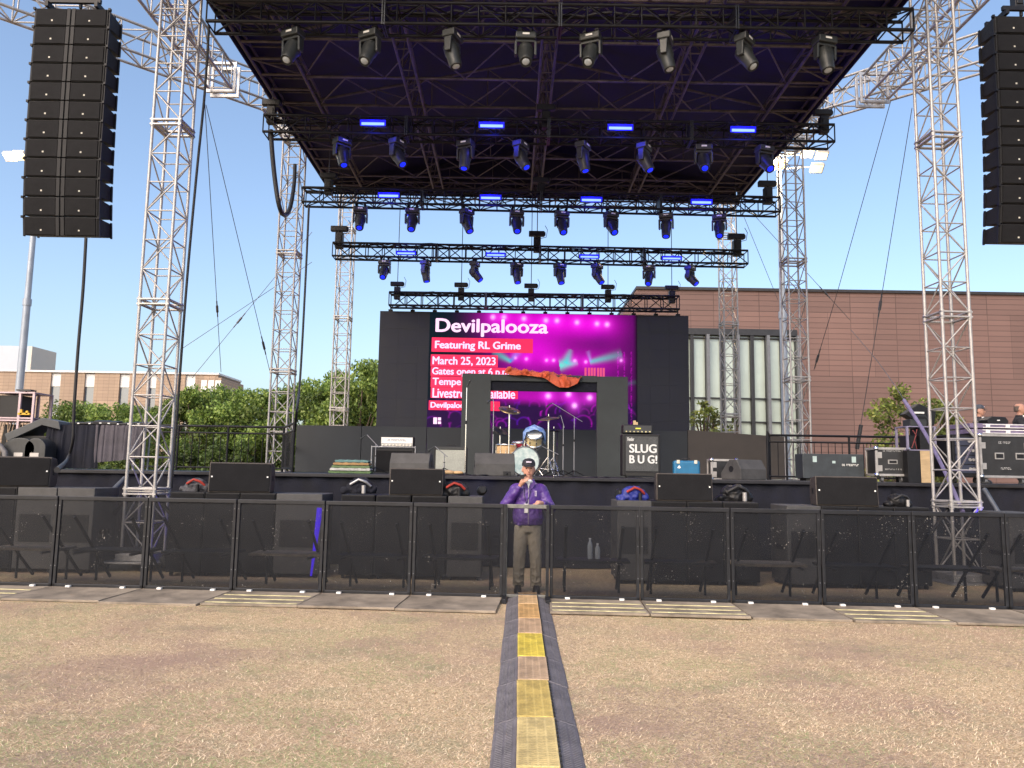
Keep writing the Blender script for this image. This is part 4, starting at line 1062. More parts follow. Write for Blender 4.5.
# slug bug cabinet
Ys = 15.6; t = thing('bass_cabinet', 'large black bass speaker cabinet lettered SLUG BUG! in white', 'amplifier', at(641.5, Ys), R(-2)); s_ = 1 / ppm(Ys)
W = 38 * s_; H = 44 * s_
b = MB(); b.bb(-W / 2, W / 2, 0, .45, .04, H); b.build('case', blackplastic, t, bev=.02)
b = MB(); b.bb(-W / 2 + .07, W / 2 - .05, -.01, .004, .14, H - .05); b.build('grille_cloth', grille_slug, t)
wh = mat('white tape lettering', (.62, .63, .63), .6)
text_mesh('SLUG', -.24, .30, H * .575, H * .765, -.016, wh, t, 'lettering', .05); text_mesh('B U G!', -.24, .31, H * .335, H * .515, -.016, wh, t, 'lettering', .05)
text_mesh('Fender', -.28, -.15, H * .84, H * .92, -.016, wh, t, 'logo', .03)
b = MB(); b.bb(-W / 2 + .07, W / 2 - .05, -.012, .0, .045, .10); b.build('kick_strip', rubber, t)
b = MB()
for sx in (-1, 1): b.tube((sx * W * .4 - .02, .06, .03), (sx * W * .4 + .02, .06, .03), .03, 10)
b.build('castor', rubber, t)
amp_head('small black amplifier head with yellow lights on the SLUG BUG! cabinet', 638, Ys + .05, DZ + H + .003, .60, .19, .3, mat('dark panel', (.035, .037, .04), .4), 1)
ah = [o for o in bpy.data.objects if o.name.startswith('amplifier_head')][-1]
b = MB(); b.bb(-.05, .06, -.012, -.008, .10, .125); b.build('lit_meter', emis('yellow meter', (.9, .8, .08), .4), ah)
b = MB(); b.bb(-.08, -.03, .05, .12, .19, .28); b.bb(-.03, .01, .06, .1, .19, .25); tag(b.build('small_pedal', plywood, None, .004, at(638, Ys + .05, DZ + H)), 'tiny tan box standing on the small black amplifier head', 'box')
# blue case
t = thing('suitcase', 'bright blue hard case standing behind the centre right front speaker', 'case', at(687, 15.2), R(-4))
bm_ = mat('blue vinyl', (.012, .13, .27), .4, 0, .12, 6)
b = MB(); b.bb(-.26, .26, 0, .2, .0, .36); b.build('shell', bm_, t, bev=.04, seg=3)
b = MB(); b.path([(-.08, .1, .36), (-.07, .1, .40), (.07, .1, .40), (.08, .1, .36)], .012, 6); b.build('handle', blackplastic, t)
b = MB()
for x in (-.17, .17): b.bb(x - .03, x + .03, -.012, .005, .3, .37)
b.build('latch', chrome, t)
b = MB(); b.prism([(-.19, .22), (-.15, .27), (-.12, .22), (-.15, .20)], -.008, -.003, 'y'); b.build('sticker', white, t)

# silver edged case behind the right wedge
def flight_case(label, px, Y, z, W, D, H, lid=.3, rz=0, m=None, castors=True, latches=(-.3, .3), text=None, handles=(-.18, .18)):
    t = thing('flight_case', label, 'case', at(px, Y, z), rz, 'flight cases on the deck')
    z0 = .14 if castors else 0
    b = MB(); b.bb(-W / 2, W / 2, 0, D, z0, z0 + H); bo = b.build('case_panel', m or mat('black laminate', (.022, .022, .024), .35, 0, .2, 6), t)
    e = MB(); r = .022
    for x in (-W / 2, W / 2):
        for y in (0, D): e.bb(x - r, x + r, y - r, y + r, z0 - r, z0 + H + r)
    for zz in (z0, z0 + H):
        for y in (0, D): e.bb(-W / 2 - r + .001, W / 2 + r - .001, y - r - .001, y + r + .001, zz - r - .001, zz + r + .001)
        for x in (-W / 2, W / 2): e.bb(x - r - .002, x + r + .002, 0, D, zz - r - .002, zz + r + .002)
    e.build('edge_trim', silver, t, bev=.004)
    c = MB()
    for x in (-W / 2, W / 2):
        for zz in (z0, z0 + H): c.ball((x, 0, zz), .05, 10)
    c.build('ball_corner', chrome, t)
    for hx in handles:
        l = MB(); l.bb(hx * W - .09, hx * W + .09, -.012, .003, z0 + H * .42, z0 + H * .58); lo = l.build('handle_plate', silver, t, bev=.003)
        l = MB(); l.bb(hx * W - .07, hx * W + .07, -.018, -.010, z0 + H * .45, z0 + H * .55); l.build('handle_recess', blackplastic, lo)
    for sx in (-1, 1):
        for zz in (.25, .75):
            l = MB(); l.bb(sx * (W / 2 - .06) - .045, sx * (W / 2 - .06) + .045, -.014, .003, z0 + H * zz - .06, z0 + H * zz + .06); l.build('latch', silver, t, bev=.004)
    if castors:
        for x in (-W / 2 + .12, W / 2 - .12):
            k = MB(); k.tube((x - .025, .1, .06), (x + .025, .1, .06), .058, 14); k.bb(x - .05, x + .05, .04, .16, .1, .14); k.build('castor', mat('castor metal', (.25, .25, .26), .5, .5), t)
    if text:
        marks([(x0, x1, z0 + za, z0 + zb) for (x0, x1, za, zb) in text], -.006, mat('stencil grey', (.42, .42, .42), .6), t)
    return t
flight_case('flight case with silver edge tucked behind the right wedge monitor', 724, 16.2, DZ, .52, .3, .40, castors=False, handles=())
flight_case('silver edged black flight case on castors left of the plywood box', 893, 15.2, DZ, .62, .5, .52, rz=R(-4), text=[(-.18, .2, .46, .49), (-.15, .18, .10, .125)], handles=(0,))
flight_case('widest silver edged black flight case at the right picture edge', 1006, 14.9, DZ, .98, .7, .80, rz=R(2), text=[(-.12, .12, .64, .68), (-.1, .12, .14, .18)], handles=(-.12, .3))
# case lids stacked on that case
for i in range(2):
    t = thing('case_lid', f'{"lower" if i == 0 else "upper"} purple topped flat case lid lying on the widest flight case', 'case lid', at(1003, 14.95, DZ + .97 + i * .11), R(1 + i * 2), 'flat case lids')
    b = MB(); b.bb(-.62, .58, 0, .66, 0, .09); b.build('lid_panel', mat('lavender grey laminate', (.16, .13, .22), .5, 0, .2, 5), t, bev=.01)
    b = MB(); b.bb(-.36, .57, -.012, 0, .008, .022); b.bb(-.36, .57, -.012, 0, .066, .082); b.bb(-.3, -.22, -.018, 0, .02, .07); b.bb(.1, .18, -.018, 0, .02, .07); b.build('edge_trim', white, t, bev=.003)
# amp rack beside it
t = thing('amp_rack', 'dark equipment rack with rows of round knobs left of the widest flight case', 'rack', at(968, 15.0), R(6))
b = MB(); b.bb(-.30, .30, 0, .6, .12, .95); b.build('rack_case', blackplastic, t, bev=.012)
for r_ in range(4):
    f = MB(); f.bb(-.25, .25, -.012, .003, .2 + r_ * .18, .36 + r_ * .18); fo = f.build('rack_unit', mat('dark blue grey panel', (.03, .035, .06), .4), t)
    k = MB()
    for c_ in range(3): k.lathe([(.03, -.02), (.03, .01)], 12, (.04 + c_ * .07, -.02, .28 + r_ * .18), Matrix.Rotation(R(90), 3, 'X'))
    k.build('round_socket', silver, fo)
b = MB()
for x in (-.22, .22): b.tube((x - .02, .1, .06), (x + .02, .1, .06), .058, 12)
b.build('castor', rubber, t)
# black trunk and plywood box
t = thing('long_trunk', 'long matt black trunk with two pale labels behind the middle right front speaker', 'case', at(834, 15.6), R(-3))
b = MB(); b.bb(-.62, .60, 0, .5, .05, .55); b.build('trunk_body', mat('black blue ply', (.028, .035, .042), .6, 0, .2, 5), t, bev=.012)
b = MB(); b.bb(-.42, -.34, -.01, .0, .38, .5); b.bb(.36, .44, -.01, .0, .38, .5); b.bb(-.03, .03, -.01, .0, .36, .41); b.build('paper_label', mat('pale teal paper', (.35, .45, .45), .7), t)
marks([(.16, .50, .31, .35)], -.008, white, t)
b = MB()
for x in (-.5, .48): b.bb(x - .04, x + .04, 0.05, .45, 0, .05)
b.build('skid', rubber, t)
t = thing('plywood_box', 'tall box with black left half and tan plywood right half beside the right tower', 'box', at(921, 15.0))
b = MB(); b.bb(-.25, .0, 0, .5, 0, .62); b.build('black_side', blackplastic, t, bev=.005)
b = MB(); b.bb(.002, .26, .0, .5, 0, .622); b.build('ply_side', plywood, t, bev=.005)
t = thing('open_rack', 'open purple framed equipment rack stacked on the plywood box', 'rack', at(923, 15.05, DZ + .625))
b = MB()
for x in (-.28, .26):
    for y in (0, .42): b.bb(x - .02, x + .02, y - .02, y + .02, 0, .46)
for z in (.0, .46): b.bb(-.30, .28, -.02, .44, z, z + .02)
b.build('rack_frame', mat('lilac grey rail', (.24, .22, .32), .5, .2), t)
b = MB(); b.bb(-.02, .24, .02, .4, .02, .45); b.bb(-.24, -.04, .1, .4, .02, .3); b.build('rack_unit', blackplastic, t, bev=.006)
b = MB(); b.path([(-.2, 0, .05), (-.12, -.03, .3), (-.18, -.02, .4)], .01); b.path([(-.1, 0, .03), (-.16, -.04, .2), (-.08, 0, .42)], .008); b.build('patch_cable', mat('dull red cable', (.2, .04, .04), .6), t)
b = MB(); b.bb(-.18, .14, .05, .35, .48, .62); b.path([(-.14, .0, .62), (-.1, 0, .68), (.1, 0, .68), (.14, 0, .62)], .012); b.build('top_unit', greyplastic, t, bev=.008)
# dark angular light/dish behind
t = thing('satellite_hood', 'dark angular hood with white dash showing left of the right tower above the rack', 'equipment', at(923, 17, DZ + 1.25))
b = MB(); b.prism([(-.36, .25), (-.02, .5), (.36, .32), (.30, .0), (-.05, .06)], 0, .25, 'y'); b.build('hood', blackplastic, t, bev=.02)
b = MB(); b.bb(-.16, .08, -.015, 0, .27, .31); b.build('white_dash', white, t)
b = MB(); b.tube((.1, .12, -1.25), (.1, .12, .1), .03); b.build('stand', blacksteel, t)
# purple bundled fabric right
for i in range(3):
    pass
# small dark machine behind case lids
t = thing('mixing_console', 'black console hump on the flight cases between the two men at right', 'console', at(1001, 15.5, DZ + 1.19))
b = MB(); b.prism([(-.2, 0), (-.22, .1), (-.12, .17), (.16, .16), (.22, .08), (.2, 0)], 0, .3, 'y'); b.build('console_body', blackplastic, t, bev=.015)
b = MB(); b.box((0, -.01, .09), (.05, .02, .02)); b.build('console_light', white, t)

# left wing: draped table with gear
yt = 14.6; a, b_ = at(50, yt), at(136, yt)
t = thing('draped_table', 'long table under dark navy and grey drape cloths on the left wing of the stage', 'table', ((a.x + b_.x) / 2, yt, DZ)); hw2 = (b_.x - a.x) / 2
b = MB(); b.bb(-hw2, hw2, .03, .72, .80, .83); b.build('tabletop', plywood, t)
for sx in (-1, 1):
    for yy in (.08, .66):
        l = MB(); l.tube((sx * (hw2 - .1), yy, 0), (sx * (hw2 - .1), yy, .8), .02, 8); l.build('leg', zinc, t)
def drape(x0, x1, z0, z1, m, ph, amp=.03, slope=0):
    c = MB(); n_ = 60; vs = []
    for i in range(n_ + 1):
        s__ = i / n_; x = x0 + (x1 - x0) * s__
        for j in range(9):
            v = j / 8; vs.append((x + .02 * math.sin(s__ * 30 + ph), -.0 - amp * (v ** .7) * (1 + math.sin(s__ * 19 + ph + 1.6 * math.sin(s__ * 5 + ph) + .8 * math.sin(v * 3))) * (.6 + .4 * math.sin(s__ * 7 + ph)) - .01 * math.sin(s__ * 61 + ph), z1 - (z1 - z0) * v + slope * s__ * v))
    c.add(vs, [(i * 9 + j, i * 9 + j + 1, (i + 1) * 9 + j + 1, (i + 1) * 9 + j) for i in range(n_) for j in range(8)], True)
    vs2 = [(x0, 0, z1), (x1, 0, z1), (x1, .74, z1), (x0, .74, z1)]; c.add(vs2, [(0, 1, 2, 3)])
    return c.build('drape', m, t)
drape(-hw2 - .12, hw2 * .0 + .10, .02, .845, clothnavy, 0, .045); drape(-.06, hw2 + .05, .12, .85, clothgrey, 2, .03, .10)
rg = random.Random(8)
for i in range(7):
    x = -hw2 * .5 + i * hw2 * .235; g = thing('gear_box', f'small black control box on the draped table, {ORD[i]} from the left', 'equipment', (t.location.x + x, yt + .25, DZ + .86), rg.uniform(-.2, .2), 'small gear on the draped table')
    w_ = .12 + rg.random() * .07; h_ = .05 + rg.random() * .08
    b = MB(); b.prism([(-.12, 0), (-.12, h_ * .6), (.1, h_), (.12, 0)], -w_, w_, 'x'); b.build('box_body', blackplastic, g, bev=.01)
    b = MB(); b.box((0, -.125, h_ * .3), (.04, .01, .02)); b.build('pale_label', white, g)
# stacked wedge cases left
t = thing('tilted_case_lid', 'open dark case lid tilted up left of the draped table', 'case', at(38, 14.5, DZ + .62), R(5))
b = MB(); b.prism([(-.66, .02), (.0, .34), (.30, .28), (.34, .12), (.0, .20), (-.6, -.12)], 0, .6, 'y'); b.build('lid_shell', mat('dark grey shell', (.05, .055, .06), .5), t, bev=.01)
b = MB(); b.bb(-.5, .25, .1, .5, -.62, .0); b.build('case_body', blackplastic, t, bev=.01)
for i, (px, w_) in enumerate(((17, .36), (33, .24))):
    t = thing('arched_case', f'{"wider" if i == 0 else "narrower"} arched black case with pale label at the left picture edge', 'case', at(px, 14.1), 0, 'arched black cases')
    b = MB(); n_ = 12; pr = [(-w_ * .8, 0)] + [(-w_ * .8 * math.cos(math.pi * k / n_) * (1 if k else 1), .38 + .18 * math.sin(math.pi * k / n_)) for k in range(n_ + 1)] + [(w_ * .8, 0)]
    b.prism(pr, 0, .35, 'y'); b.build('shell', mat('worn black shell', (.03, .032, .034), .5, 0, .3, 6), t, bev=.01)
    b = MB(); b.bb(-.08, .08, -.008, .0, .22, .29); b.build('label_plate', silver, t)
# truss dolly/rack stack at the far left edge
t = thing('equipment_rack', 'tall pink edged open rack of cables and yellow gear at the left picture edge', 'rack', at(8, 15.6, DZ), 0)
b = MB()
for x in (-.42, .12, .40):
    for y in (0, .6): b.bb(x - .022, x + .022, y - .022, y + .022, .0, 1.55)
for z in (.95, 1.0, 1.52): b.bb(-.44, .42, -.024, .62, z, z + .03)
b.build('rack_frame', mat('pinkish aluminium', (.42, .33, .36), .5, .4), t)
b = MB(); b.bb(-.40, .09, .05, .55, 1.04, 1.48); b.bb(-.38, .36, .3, .5, .05, .9); b.build('rack_unit', blackplastic, t)
b = MB()
for k in range(12):
    x = -.35 + k * .063; b.path([(x, .02, .92), (x + .05 * math.sin(k * 2), -.02, .6), (x + .04 * math.cos(k * 3), .01, .2), (x, .0, .05)], .012, 5)
b.build('cable_bundle', mat('dull tan cable', (.25, .18, .12), .7, 0, .5, 3), t)
b = MB(); b.box((.24, -.02, 1.10), (.24, .05, .04)); b.box((.18, -.02, 1.14), (.04, .05, .10)); b.box((.3, -.02, 1.13), (.04, .05, .07)); b.build('yellow_bracket', mat('yellow paint', (.6, .36, .02), .5), t)
b = MB(); b.box((.1, .2, 1.60), (.3, .2, .03)); b.tube((.1, .2, 1.52), (.1, .2, 1.6), .02); b.build('top_plate', greyplastic, t)
b = MB(); b.path([P(-8, 440, 14), P(0, 446, 14), P(5, 452, 14), P(6, 462, 14), P(0, 470, 14), P(-8, 473, 14)], .05, 8); tag(b.build('bent_hose', mat('grey corrugated hose', (.16, .15, .15), .6)), 'grey hose bent in an arch beside the arched black cases', 'hose')

# rug / fabric stack centre left
t = thing('folded_rugs', 'stack of folded green and pale rugs on the deck left of the amplifiers', 'rugs', at(350, 15.6), R(4)); cols_ = [(.10, .16, .07), (.42, .42, .40), (.13, .19, .09), (.36, .22, .10), (.12, .22, .22)]
zc = 0
for k, cc in enumerate(cols_):
    b = MB(); n_ = 16; h_ = .05; x0, x1 = -.42 + .03 * k, .40 - .015 * k
    pr = [(x0, zc), (x1, zc)] + [(x1 + .03, zc + h_ / 2)] + [(x1 - (x1 - x0) * i / n_, zc + h_ + .006 * math.sin(i * 1.7 + k)) for i in range(n_ + 1)] + [(x0 - .02, zc + h_ / 2)]
    b.prism(pr, -.02 * (k % 2), .5, 'y'); b.build('rug_layer', mat(f'rug colour {k}', cc, .95, 0, .2, 8), t, bev=.008); zc += h_ + .006
# keyboard stand / pedal clutter: mic stands
def mic_stand(label, px, Y, h, boom=None, m=chrome, base='tripod', z=DZ, clip=True):
    t = thing('microphone_stand', label, 'mic stand', at(px, Y, z), 0, 'microphone stands on the deck')
    b = MB(); b.tube((0, 0, .05), (0, 0, h * .6), .013, 8); b.tube((0, 0, h * .6), (0, 0, h), .009, 8); b.build('pole', m, t)
    b = MB()
    if base == 'tripod':
        for k in range(3):
            a = k * 2.09 + .4; b.tube((0, 0, .14), (.28 * math.cos(a), .28 * math.sin(a), .01), .01, 6)
    else: b.lathe([(.13, 0), (.13, .02), (.03, .035)], 20)
    b.build('base', blacksteel, t)
    b = MB(); b.tube((0, 0, h * .58), (0, 0, h * .62), .02, 10); b.build('clutch', blackplastic, t)
    e = Vector((0, 0, h))
    if boom is not None:
        e = Vector((boom[0], 0, h + boom[1])); b = MB(); b.tube(Vector((-boom[0] * .35, 0, h - boom[1] * .35)), e, .008, 8); b.build('boom', m, t)
    d_ = Vector((.35 if boom is None else (.5 if boom[0] > 0 else -.5), -.2, .8 if boom is None else -.4)).normalized()
    b = MB(); b.tube(e, e + d_ * .12, .010, 8, .014); b.ball(tuple(e + d_ * .14), .026, 10); b.build('microphone', greyplastic, t)
    return t
steel = mat('dull stand steel', (.30, .30, .32), .4, .7, .1, 9)
mic_stand('tall straight microphone stand in front of the left portal post', 465, 15.0, 1.72, None, chrome, 'round')
mic_stand('thin straight microphone stand between wedge monitor and drums', 492.5, 15.6, 1.45, (-.02, .12), steel)
mic_stand('overhead boom microphone stand right of the drum kit', 574, 16.9, 1.32, (-.5, .3), steel)
mic_stand('short angled microphone stand just right of the drum kit', 563, 16.5, 1.12, (-.06, .2), steel)
mic_stand('small boom microphone stand by the white amplifier head', 375, 16.2, .62, (-.2, .2), steel)
mic_stand('small boom microphone stand before the grey combo amplifier', 444, 15.7, .42, (-.2, .16), steel)
mic_stand('low microphone stand by the kick drum', 554, 15.9, .5, (-.25, .12), steel)
# instrument lying by combo
b = MB(); b.ball((0, 0, .05), .12, 12, (1.3, .7, .4)); b.ball((.2, 0, .05), .09, 12, (1.2, .8, .4)); t = thing('guitar', 'tan wooden guitar lying on the deck before the grey combo amplifier', 'guitar', at(448, 14.9)); b.build('guitar_body', wood, t)
b = MB(); b.box((-.35, 0, .06), (.5, .05, .02)); b.build('neck', mat('dark neck wood', (.12, .06, .03), .5), t)

# drums
Yd = 16.5
def drum(name, label, px, Y, z, r, d_, axis, shell_m, head_m, tilt=0, rz=0):
    t = thing(name, label, 'drum', at(px, Y, z), rz)
    M_ = Matrix.Rotation(R(90), 3, 'X') if axis == 'y' else Matrix.Rotation(R(tilt), 3, 'X')
    b = MB(); b.lathe([(r, -d_ / 2), (r, d_ / 2)], 32, (0, 0, 0), M_); b.build('shell', shell_m, t)
    for s__ in (-1, 1):
        b = MB(); b.lathe([(r + .004, s__ * d_ / 2 - .02), (r + .014, s__ * d_ / 2 - .02), (r + .014, s__ * d_ / 2 + .015), (r - .01, s__ * d_ / 2 + .015)], 32, (0, 0, 0), M_, cap=False); b.build('hoop', chrome if axis != 'y' else mat('dark grey hoop', (.09, .10, .12), .4), t)
    b = MB(); b.lathe([(r - .008, d_ / 2 + .004), (0, d_ / 2 + .006)], 32, (0, 0, 0), M_, cap=False); b.lathe([(r - .008, -d_ / 2 - .004), (0, -d_ / 2 - .006)], 32, (0, 0, 0), M_, cap=False); b.build('drum_head', head_m, t)
    b = MB()
    for k in range(8):
        a = k * math.pi / 4 + .2; v0 = M_ @ Vector(((r + .018) * math.cos(a), (r + .018) * math.sin(a), -d_ / 2)); v1 = M_ @ Vector(((r + .018) * math.cos(a), (r + .018) * math.sin(a), d_ / 2)); b.tube(v0, v1, .006, 6); mid = (v0 + v1) / 2; b.tube(mid + (v1 - v0) * .12, mid - (v1 - v0) * .12, .013, 6)
    b.build('tension_lug', chrome, t)
    return t
kh = mat('pale teal splashed drum head', (.22, .36, .38), .3, 0, .2, 7, col2=(.62, .68, .66))
kd = drum('kick_drum', 'large kick drum with pale teal marbled front head behind the man', 524, Yd, DZ + .315, .305, .38, 'y', wood, kh, rz=R(4))
b = MB()
for sx in (-1, 1): b.tube((sx * .26, -.1, -.12), (sx * .38, -.22, -.29), .011, 8)
b.build('spur', chrome, kd)
b = MB(); b.tube((0, 0, .28), (0, 0, .46), .014, 8); b.build('tom_post', chrome, kd)
ft = drum('floor_tom', 'natural maple floor tom at the left of the drum kit', 506, Yd + .25, DZ + .50, .21, .34, 'z', wood, white)
b = MB()
for k in range(3):
    a = k * 2.09 + .5; b.tube((.235 * math.cos(a), .235 * math.sin(a), .05), (.24 * math.cos(a), .24 * math.sin(a), -.50), .009, 8)
b.build('leg', chrome, ft)
rt = drum('rack_tom', 'small maple rack tom draped with a blue cloth above the kick drum', 534, Yd - .05, DZ + .80, .165, .22, 'z', mat('pale maple', (.66, .54, .30), .4), white, tilt=38)
sn = drum('snare_drum', 'red and chrome snare drum between floor tom and kick drum', 520, Yd + .5, DZ + .68, .17, .13, 'z', mat('red lacquer', (.35, .02, .05), .3), white, tilt=8)
b = MB(); b.tube((0, 0, -.08), (0, 0, -.62), .014, 8)
for k in range(3): b.tube((0, 0, -.5), (.2 * math.cos(k * 2.1), .2 * math.sin(k * 2.1), -.67), .009, 6)
b.build('snare_stand', chrome, sn)
# blue cloth on tom
c = MB(); vs = []; nr, na = 8, 24
for i in range(nr + 1):
    for k in range(na):
        a = 2 * math.pi * k / na; rr = .235 * min(1, i / 4); drop = max(0, i - 3) * .05 * (1 + .35 * math.sin(5 * a)) * (0.15 if (math.sin(a) < -.55) else 1)
        vs.append((rr * math.cos(a) * (1 + .06 * math.sin(7 * a)), rr * .8 * math.sin(a), .19 + .02 * math.sin(3 * a) - drop + .09 * (1 - min(1, i / 4))))
c.add(vs, [(i * na + k, i * na + (k + 1) % na, (i + 1) * na + (k + 1) % na, (i + 1) * na + k) for i in range(nr) for k in range(na)], True)
co = c.build('blue_cloth', mat('blue tie dye towel', (.02, .10, .50), .9, 0, .2, 9, col2=(.35, .50, .72)), None, loc=at(534, Yd - .05, DZ + .80)); md = co.modifiers.new('thick', 'SOLIDIFY'); md.thickness = .008
tag(co, 'blue and white tie dyed cloth draped over the rack tom', 'cloth')
def cymbal(label, px, Y, h, r, tilt, m=brass, tripod=True, stand=chrome):
    t = thing('cymbal_stand', label, 'cymbal', at(px, Y), 0, 'cymbals of the drum kit')
    b = MB(); b.tube((0, 0, .1), (0, 0, h), .016, 10); b.build('pole', stand, t)
    for k in range(3):
        a = k * 2.09 + .9; b = MB(); b.tube((0, 0, .42), (.30 * math.cos(a), .30 * math.sin(a), .01), .011, 8); b.tube((0, 0, .14), (.17 * math.cos(a), .17 * math.sin(a), .17), .007, 6); b.ball((.30 * math.cos(a), .30 * math.sin(a), .015), .022, 8); b.build('leg', stand, t)
    M_ = Euler((R(tilt[0]), R(tilt[1]), 0)).to_matrix(); b = MB(); b.lathe([(.0, .045), (.03, .042), (.045, .02), (r * .6, .008), (r, -.012), (r, -.015), (.045, .015), (0, .02)], 36, (0, 0, h), M_, cap=False); b.build('cymbal', m, t)
    b = MB(); b.tube((0, 0, h + .03), (0, 0, h + .09), .01, 8); b.build('wing_nut', stand, t)
cymbal('tall bronze cymbal over the floor tom', 508.5, Yd - .25, 1.40, .24, (22, 12))
cymbal('bronze cymbal on a thick chrome stand right of the kick drum', 548, Yd - .1, 1.24, .23, (10, -8))
cymbal('lower black cymbal at the right of the drum kit', 553.5, Yd + .3, 1.0, .16, (0, 2), blackplastic)
cymbal('black tilted cymbal left of the floor tom', 499.5, Yd + .35, .98, .20, (24, 28), blackplastic)
# black foot pedal left of kick, small box by the wedge
b = MB(); b.bb(-.07, .07, -.1, .1, 0, .09); b.ball((0, -.11, .05), .02, 8); tag(b.build('power_box', blackplastic, None, .01, at(507, 14.1)), 'small black box with white dot at the wedge monitor corner', 'box')
for i, (px, w_) in enumerate(((588, .22), (650, .30), (602, .15), (568, .2), (455, .2), (480, .16))):
    t = thing('cable_coil', f'black cable coil lying on the deck {["right of drums", "before the bass cabinet", "between drums and bass cabinet", "at the mic stands", "by the combo", "by the wedge"][i]}', 'cable', at(px, 14.2), 0, 'cables on the deck')
    b = MB(); pts = [(w_ * math.cos(k * .5) * (1 - k * .008), .18 * math.sin(k * .5), .012 + .004 * (k % 3)) for k in range(40)]; b.path(pts, .009, 5); b.build('cable', cable_m, t)

# pit clutter on the subs
crump = bpy.data.textures.new('crumple', 'CLOUDS'); crump.noise_scale = .09; crump.noise_depth = 3
def bundle(label, px, Y, z, s, cols3):
    t = thing('gear_bundle', label, 'gear', at(px, Y, z), 0, 'covered gear heaps beside the front speakers')
    b = MB(); b.ball((0, .1, .09), .2, 14, (1.25, .8, .9)); b.ball((.16, .08, .05), .13, 12, (1.1, .8, .9)); b.ball((-.22, .06, .03), .1, 10, (1.3, .9, .8)); co_ = b.build('cover', cols3[0], t, remesh=.016); dm = co_.modifiers.new('crumple', 'DISPLACE'); dm.texture = crump; dm.strength = .09; dm.mid_level = .5; dm.texture_coords = 'GLOBAL'
    b = MB(); b.tube((.1, -.12, 0), (.1, -.12, .14), .035, 10); b.build('bottle', cols3[1], t)
    b = MB(); b.path([(-.15, -.05, .15), (0, -.08, .24), (.12, -.05, .2), (.2, 0, .12)], .025, 8); b.build('strap', cols3[2], t)
    t.scale = (s, s, s)
redm = mat('red fabric', (.32, .03, .02), .8)
bluef = mat('royal blue tarp', (.010, .02, .20), .6)
bundle('blue wrapped lamp heap with red strap left of the centre right front speaker', 634, 11.75, 1.225, .78, (bluef, blackplastic, redm))
bundle('dark heap of gear with red strap right of the centre left front speaker', 455, 11.8, 1.245, .8, (blackplastic, blackplastic, redm))
bundle('black covered lamp with red cable left of the middle left front speaker', 196, 11.9, 1.245, .75, (mat('charcoal cover', (.05, .05, .06), .7), blackplastic, redm))
bundle('black hooded lamp behind the subwoofers right of the blue case', 736, 12.1, 1.225, .95, (blackplastic, silver, cable_m))
bundle('black hooded lamp on the subwoofers right of the middle right front speaker', 899, 11.6, 1.20, .7, (blackplastic, silver, cable_m))
bundle('black covered gear heap on the subwoofers at the cloth folds left of centre', 360, 12.3, 1.245, .9, (clothnavy, silver, zinc))
# blue wash fixtures that light the pit
bluel = emis('blue wash lens', (.03, .03, 1.0), 4)
def wash(label, loc, aim, power):
    t = thing('wash_light', label, 'stage light', loc, 0, 'blue wash lights in the pit')
    d_ = (Vector(aim) - Vector(loc)).normalized(); M_ = d_.to_track_quat('Z', 'Y').to_matrix()
    b = MB(); b.lathe([(.05, -.1), (.075, -.08), (.08, .06)], 14, (0, 0, 0), M_); b.build('can', blackplastic, t)
    b = MB(); b.lathe([(.07, .062), (0, .063)], 14, (0, 0, 0), M_, cap=False); b.build('lens', bluel, t)
    l = bpy.data.lights.new('blue_wash', 'SPOT'); l.energy = power; l.color = (.09, .05, 1); l.spot_size = R(70); l.spot_blend = .6; l.shadow_soft_size = .07
    lo = bpy.data.objects.new('blue_wash_lamp', l); COL.objects.link(lo); lo.parent = t; lo.location = d_ * .09; lo.rotation_euler = (-d_).to_track_quat('Z', 'Y').to_euler()
wash('small blue wash light at the foot of the left front tower', (-5.35, 12.15, .15), (-5.8, 12.5, 1.0), 9)
wash('small blue wash light inside the foot of the right front tower', (7.5, 12.1, .9), (7.16, 12.5, 1.7), 9)
wash('small blue wash light beside the centre left subwoofers', (P(482, 490, 12.3).x, 12.3, 1.32), (-.6, 13.2, 1.2), 2.5)
wash('small blue wash light beside the centre right subwoofers', (P(622, 490, 12.3).x, 12.35, 1.3), (2.6, 13, 1.2), 2.5)
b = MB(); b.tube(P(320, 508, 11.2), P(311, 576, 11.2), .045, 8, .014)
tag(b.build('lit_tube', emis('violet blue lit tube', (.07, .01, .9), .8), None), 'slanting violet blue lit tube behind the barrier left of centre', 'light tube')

# railings
def railing(label, pts, h=1.07):
    t = thing('deck_railing', label, 'railing', pts[0])
    o0 = Vector(pts[0]); pts = [Vector(p) - o0 for p in pts]
    for a, b_ in zip(pts[:-1], pts[1:]):
        r_ = MB(); r_.tube(a + Vector((0, 0, h)), b_ + Vector((0, 0, h)), .028, 8); r_.tube(a + Vector((0, 0, h - .16)), b_ + Vector((0, 0, h - .16)), .02, 8); r_.tube(a + Vector((0, 0, .08)), b_ + Vector((0, 0, .08)), .02, 8); r_.build('rail', blacksteel, t)
        n_ = int((b_ - a).length / .16); bl = MB()
        for k in range(1, n_): p = a.lerp(b_, k / n_); bl.tube(p + Vector((0, 0, .08)), p + Vector((0, 0, h - .16)), .01, 5)
        bl.build('baluster', blacksteel, t)
    for p in pts: q_ = MB(); q_.tube(p, p + Vector((0, 0, h)), .028, 8); q_.build('post', blacksteel, t)
ry = 18.5
railing('black tubular railing along the back of the left stage wing before the trees', [at(140, ry), at(176, ry), at(226, ry), at(282, ry), at(292, 16.8), ])
railing('black tubular railing along the back of the right stage wing before the brick wall', [at(768, 17.2), at(770, ry), at(787, ry), at(850, ry), at(915, ry)])
